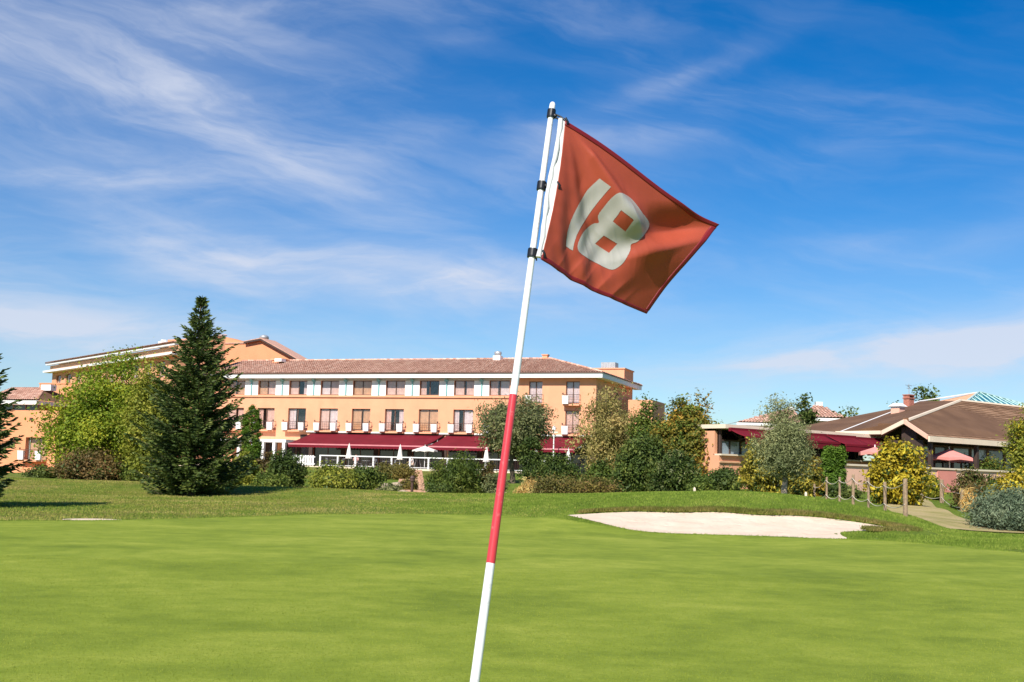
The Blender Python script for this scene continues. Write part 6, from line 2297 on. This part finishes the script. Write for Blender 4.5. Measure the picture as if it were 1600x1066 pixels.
# ---- shrubs
SH = [
    # name, label, px, top, bottom, half width, Y, leaf, profile, clumps, per, size, kwargs
    ('red_shrub', 'reddish spreading shrub under the yellow-green tree', 143, 704, 750, 58, 57, 'red', 'dome', 130, 60, 0.12, {'extra': ('dark', 0.4, 20)}),
    ('low_shrub', 'small green shrub at the foot of the low house', 62, 728, 752, 30, 60, 'dark', 'dome', 60, 50, 0.11, {}),
    ('low_shrub', 'dark green shrub in the gap behind the tall fir', 205, 722, 752, 40, 58, 'mid', 'dome', 80, 55, 0.12, {}),
    ('round_shrub', 'yellow-green shrub touching the right side of the fir', 384, 706, 760, 24, 63, 'lime', 'dome', 80, 60, 0.12, {}),
    ('red_shrub', 'reddish brown shrub below the columnar cypress', 413, 708, 760, 18, 65, 'red', 'dome', 60, 55, 0.12, {}),
    ('round_shrub', 'tall dark green shrub left of the terrace screen', 447, 704, 765, 32, 62, 'dark', 'dome', 120, 60, 0.12, {'extra': ('mid', 0.4, 30)}),
    ('olive_shrub', 'broad olive-green shrub in front of the terrace railing', 517, 724, 770, 45, 60, 'lime', 'dome', 150, 60, 0.12, {'extra': ('dark', 0.4, 30)}),
    ('round_shrub', 'dark green shrub right of the broad olive-green shrub', 572, 728, 772, 30, 62, 'mid', 'dome', 100, 60, 0.12, {'extra': ('dark', 0.5, 30)}),
    ('clipped_hedge', 'low clipped olive hedge left of the brick steps', 612, 727, 752, 38, 84, 'hedge', 'dome', 120, 60, 0.13, {'rough': 0.06, 'depth': 0.6}),
    ('low_shrub', 'small olive cushion shrub between the rocks and the steps', 637, 748, 764, 17, 68, 'hedge', 'dome', 40, 50, 0.1, {'rough': 0.08}),
    ('dry_shrub', 'low grey-green shrub among the rocks beside the steps', 608, 756, 778, 20, 61, 'greygreen', 'dome', 50, 45, 0.1, {}),
    ('arching_shrub', 'large arching green shrub right of the brick steps', 712, 712, 776, 46, 60, 'mid', 'dome', 150, 60, 0.20, {'aspect': 0.16, 'droop': 1.1, 'extra': ('dark', 0.5, 40)}),
    ('red_shrub', 'reddish shrub tucked behind the flagstick', 756, 722, 772, 22, 64, 'red', 'dome', 60, 50, 0.12, {}),
    ('ivy_shrub', 'dark ivy-clad shrub under the round olive tree', 826, 684, 772, 21, 70, 'dark', 'column', 90, 60, 0.13, {}),
    ('dry_shrub', 'clump of dry pale stalks at the foot of the round olive tree', 828, 748, 778, 26, 58, 'straw', 'heap', 50, 30, 0.2, {'aspect': 0.1, 'droop': -1.5}),
    ('round_shrub', 'dark green shrub in front of the right awning', 872, 710, 776, 40, 64, 'dark', 'dome', 150, 60, 0.13, {'extra': ('mid', 0.35, 30)}),
    ('clipped_hedge', 'long low brownish hedge above the bunker mound', 900, 757, 782, 70, 52, 'hedge', 'dome', 160, 50, 0.09, {'rough': 0.08, 'depth': 0.3, 'extra': ('red', 0.5, 30)}),
    ('round_shrub', 'green shrub below the pale drooping tree', 942, 722, 780, 36, 58, 'mid', 'dome', 120, 60, 0.12, {'extra': ('dark', 0.5, 40)}),
    ('tall_shrub', 'tall dark shrub below the thin open-crowned tree', 1003, 684, 780, 44, 57, 'dark', 'dome', 210, 60, 0.13, {'extra': ('mid', 0.5, 40)}),
    ('tall_shrub', 'dark shrub at the foot of the dense tree', 1056, 706, 778, 40, 54, 'dark', 'dome', 150, 60, 0.12, {'extra': ('greygreen', 0.3, 30)}),
    ('low_shrub', 'dark green shrub below the peach wall of the flat-roofed wing', 1132, 733, 774, 34, 50, 'dark', 'dome', 100, 55, 0.11, {'extra': ('mid', 0.3, 25)}),
    ('low_shrub', 'light green shrub beside the pale marker stake', 1096, 744, 776, 22, 47, 'mid', 'dome', 60, 50, 0.1, {}),
    ('yellow_shrub', 'yellow variegated shrub left of the olive trunk', 1192, 688, 776, 36, 44, 'varieg', 'dome', 140, 42, 0.11, {'extra': ('dark', 0.6, 30)}),
    ('yellow_shrub', 'yellow variegated shrub right of the olive trunk', 1246, 716, 778, 26, 42, 'varieg', 'dome', 90, 42, 0.11, {'extra': ('dark', 0.6, 30)}),
    ('yellow_shrub', 'golden orange shrub beside the clipped hedge block', 1272, 716, 782, 18, 46, 'autumn', 'dome', 70, 50, 0.11, {'extra': ('yellow', 0.4, 18)}),
    ('clipped_hedge', 'tall clipped hedge block behind the rope fence', 1303, 698, 770, 15, 50, 'cypress', 'block', 360, 60, 0.08, {'rough': 0.015, 'square': True, 'spread': 0.06, 'fill': 0.7}),
    ('low_shrub', 'dark low shrub added for the shadowed ground behind the rope fence', 1318, 762, 790, 34, 46, 'dark', 'dome', 80, 50, 0.1, {'depth': 0.6}),  # added shrub, dark leaves stand in for shadow on the ground
    ('yellow_shrub', 'small yellow-green shrub right of the yellow tree', 1455, 742, 778, 18, 52, 'lime', 'dome', 60, 50, 0.1, {'extra': ('yellow', 0.4, 14)}),
    ('red_shrub', 'dark reddish shrub in front of the garden wall', 1522, 734, 780, 36, 47, 'red', 'dome', 120, 55, 0.1, {'extra': ('mid', 0.5, 30)}),
    ('dry_shrub', 'pale dry grass clump right of the rope fence', 1516, 762, 806, 13, 42, 'straw', 'heap', 50, 30, 0.2, {'aspect': 0.1, 'droop': -1.5}),
    ('yellow_shrub', 'bright yellow shrub behind the blue juniper', 1590, 736, 785, 44, 40, 'yellow', 'dome', 130, 45, 0.1, {'extra': ('dark', 0.5, 20)}),
    ('juniper_shrub', 'spreading blue-green juniper at the lower right edge of the rough', 1578, 762, 834, 62, 33, 'juniper', 'dome', 260, 75, 0.09, {'aspect': 0.22, 'up': 0.1, 'rough': 0.2}),
    ('wall_plant', 'green plants growing along the top of the garden wall', 1545, 716, 745, 48, 66, 'mid', 'dome', 110, 45, 0.12, {'depth': 0.3, 'rough': 0.2, 'extra': ('autumn', 0.3, 20)}),
    ('low_shrub', 'green shrub between the reddish shrub and the yellow one', 1556, 744, 785, 20, 44, 'mid', 'dome', 60, 50, 0.1, {}),
    ('low_shrub', 'small green shrub at the right foot of the arching shrub', 772, 742, 776, 22, 58, 'greygreen', 'dome', 60, 50, 0.1, {}),
    ('low_shrub', 'green ground shrub at the left foot of the arching shrub', 684, 756, 780, 20, 58, 'dark', 'dome', 50, 50, 0.1, {}),
    ('low_shrub', 'low green shrub between the fir and the tall dark shrub', 420, 738, 764, 26, 57, 'mid', 'dome', 70, 50, 0.11, {}),
]
for k, (nm, lb, px, yt, yb, hw_, Y, lf, pf, n, per, sz, kw_) in enumerate(SH):
    plant('shrub', nm, lb, 'hedge' if 'hedge' in nm else 'shrub', px, yt, yb, hw_, Y, lf, 300 + k, pf, n, per, sz, **kw_)

# ---- rocks beside the steps
def rock(px, py, Y, s, seed, label):
    rng = np.random.default_rng(seed)
    b = at(px, py, Y)
    bm = bmesh.new()
    bmesh.ops.create_icosphere(bm, subdivisions=2, radius=1.0)
    ph = rng.uniform(0, 6, 6)
    for v in bm.verts:
        c = v.co
        k = 1 + 0.22 * math.sin(2.3 * c.x + ph[0]) * math.sin(2.9 * c.y + ph[1]) + 0.14 * math.sin(5 * c.z + ph[2] + 3 * c.x) + rng.normal(0, 0.04)
        v.co = Vector((c.x * k * s[0], c.y * k * s[1], c.z * k * s[2]))
    me = bpy.data.meshes.new('garden_rock')
    bm.to_mesh(me)
    bm.free()
    me.materials.append(MT['rock'])
    o = ob('garden_rock', me, None, (b[0], Y, tz(b[0], Y) + s[2] * 0.35), (0, 0, rng.uniform(0, 3)))
    tag(o, label, 'rock', 'pale rocks beside the brick steps')


rock(592, 764, 62, (0.55, 0.45, 0.34), 1, 'pale rock farthest left in the bed beside the steps')
rock(603, 755, 66, (0.8, 0.5, 0.36), 2, 'large pale rock behind the low grey-green shrub')
rock(622, 752, 70, (0.7, 0.5, 0.3), 3, 'pale rock left of the olive cushion shrub')
rock(622, 768, 62, (0.6, 0.4, 0.22), 4, 'flat pale rock below the olive cushion shrub')
rock(629, 774, 60, (0.5, 0.35, 0.2), 5, 'low pale rock nearest the bollard lamp')
rock(681, 752, 66, (0.6, 0.4, 0.24), 6, 'pale rock right of the brick steps')
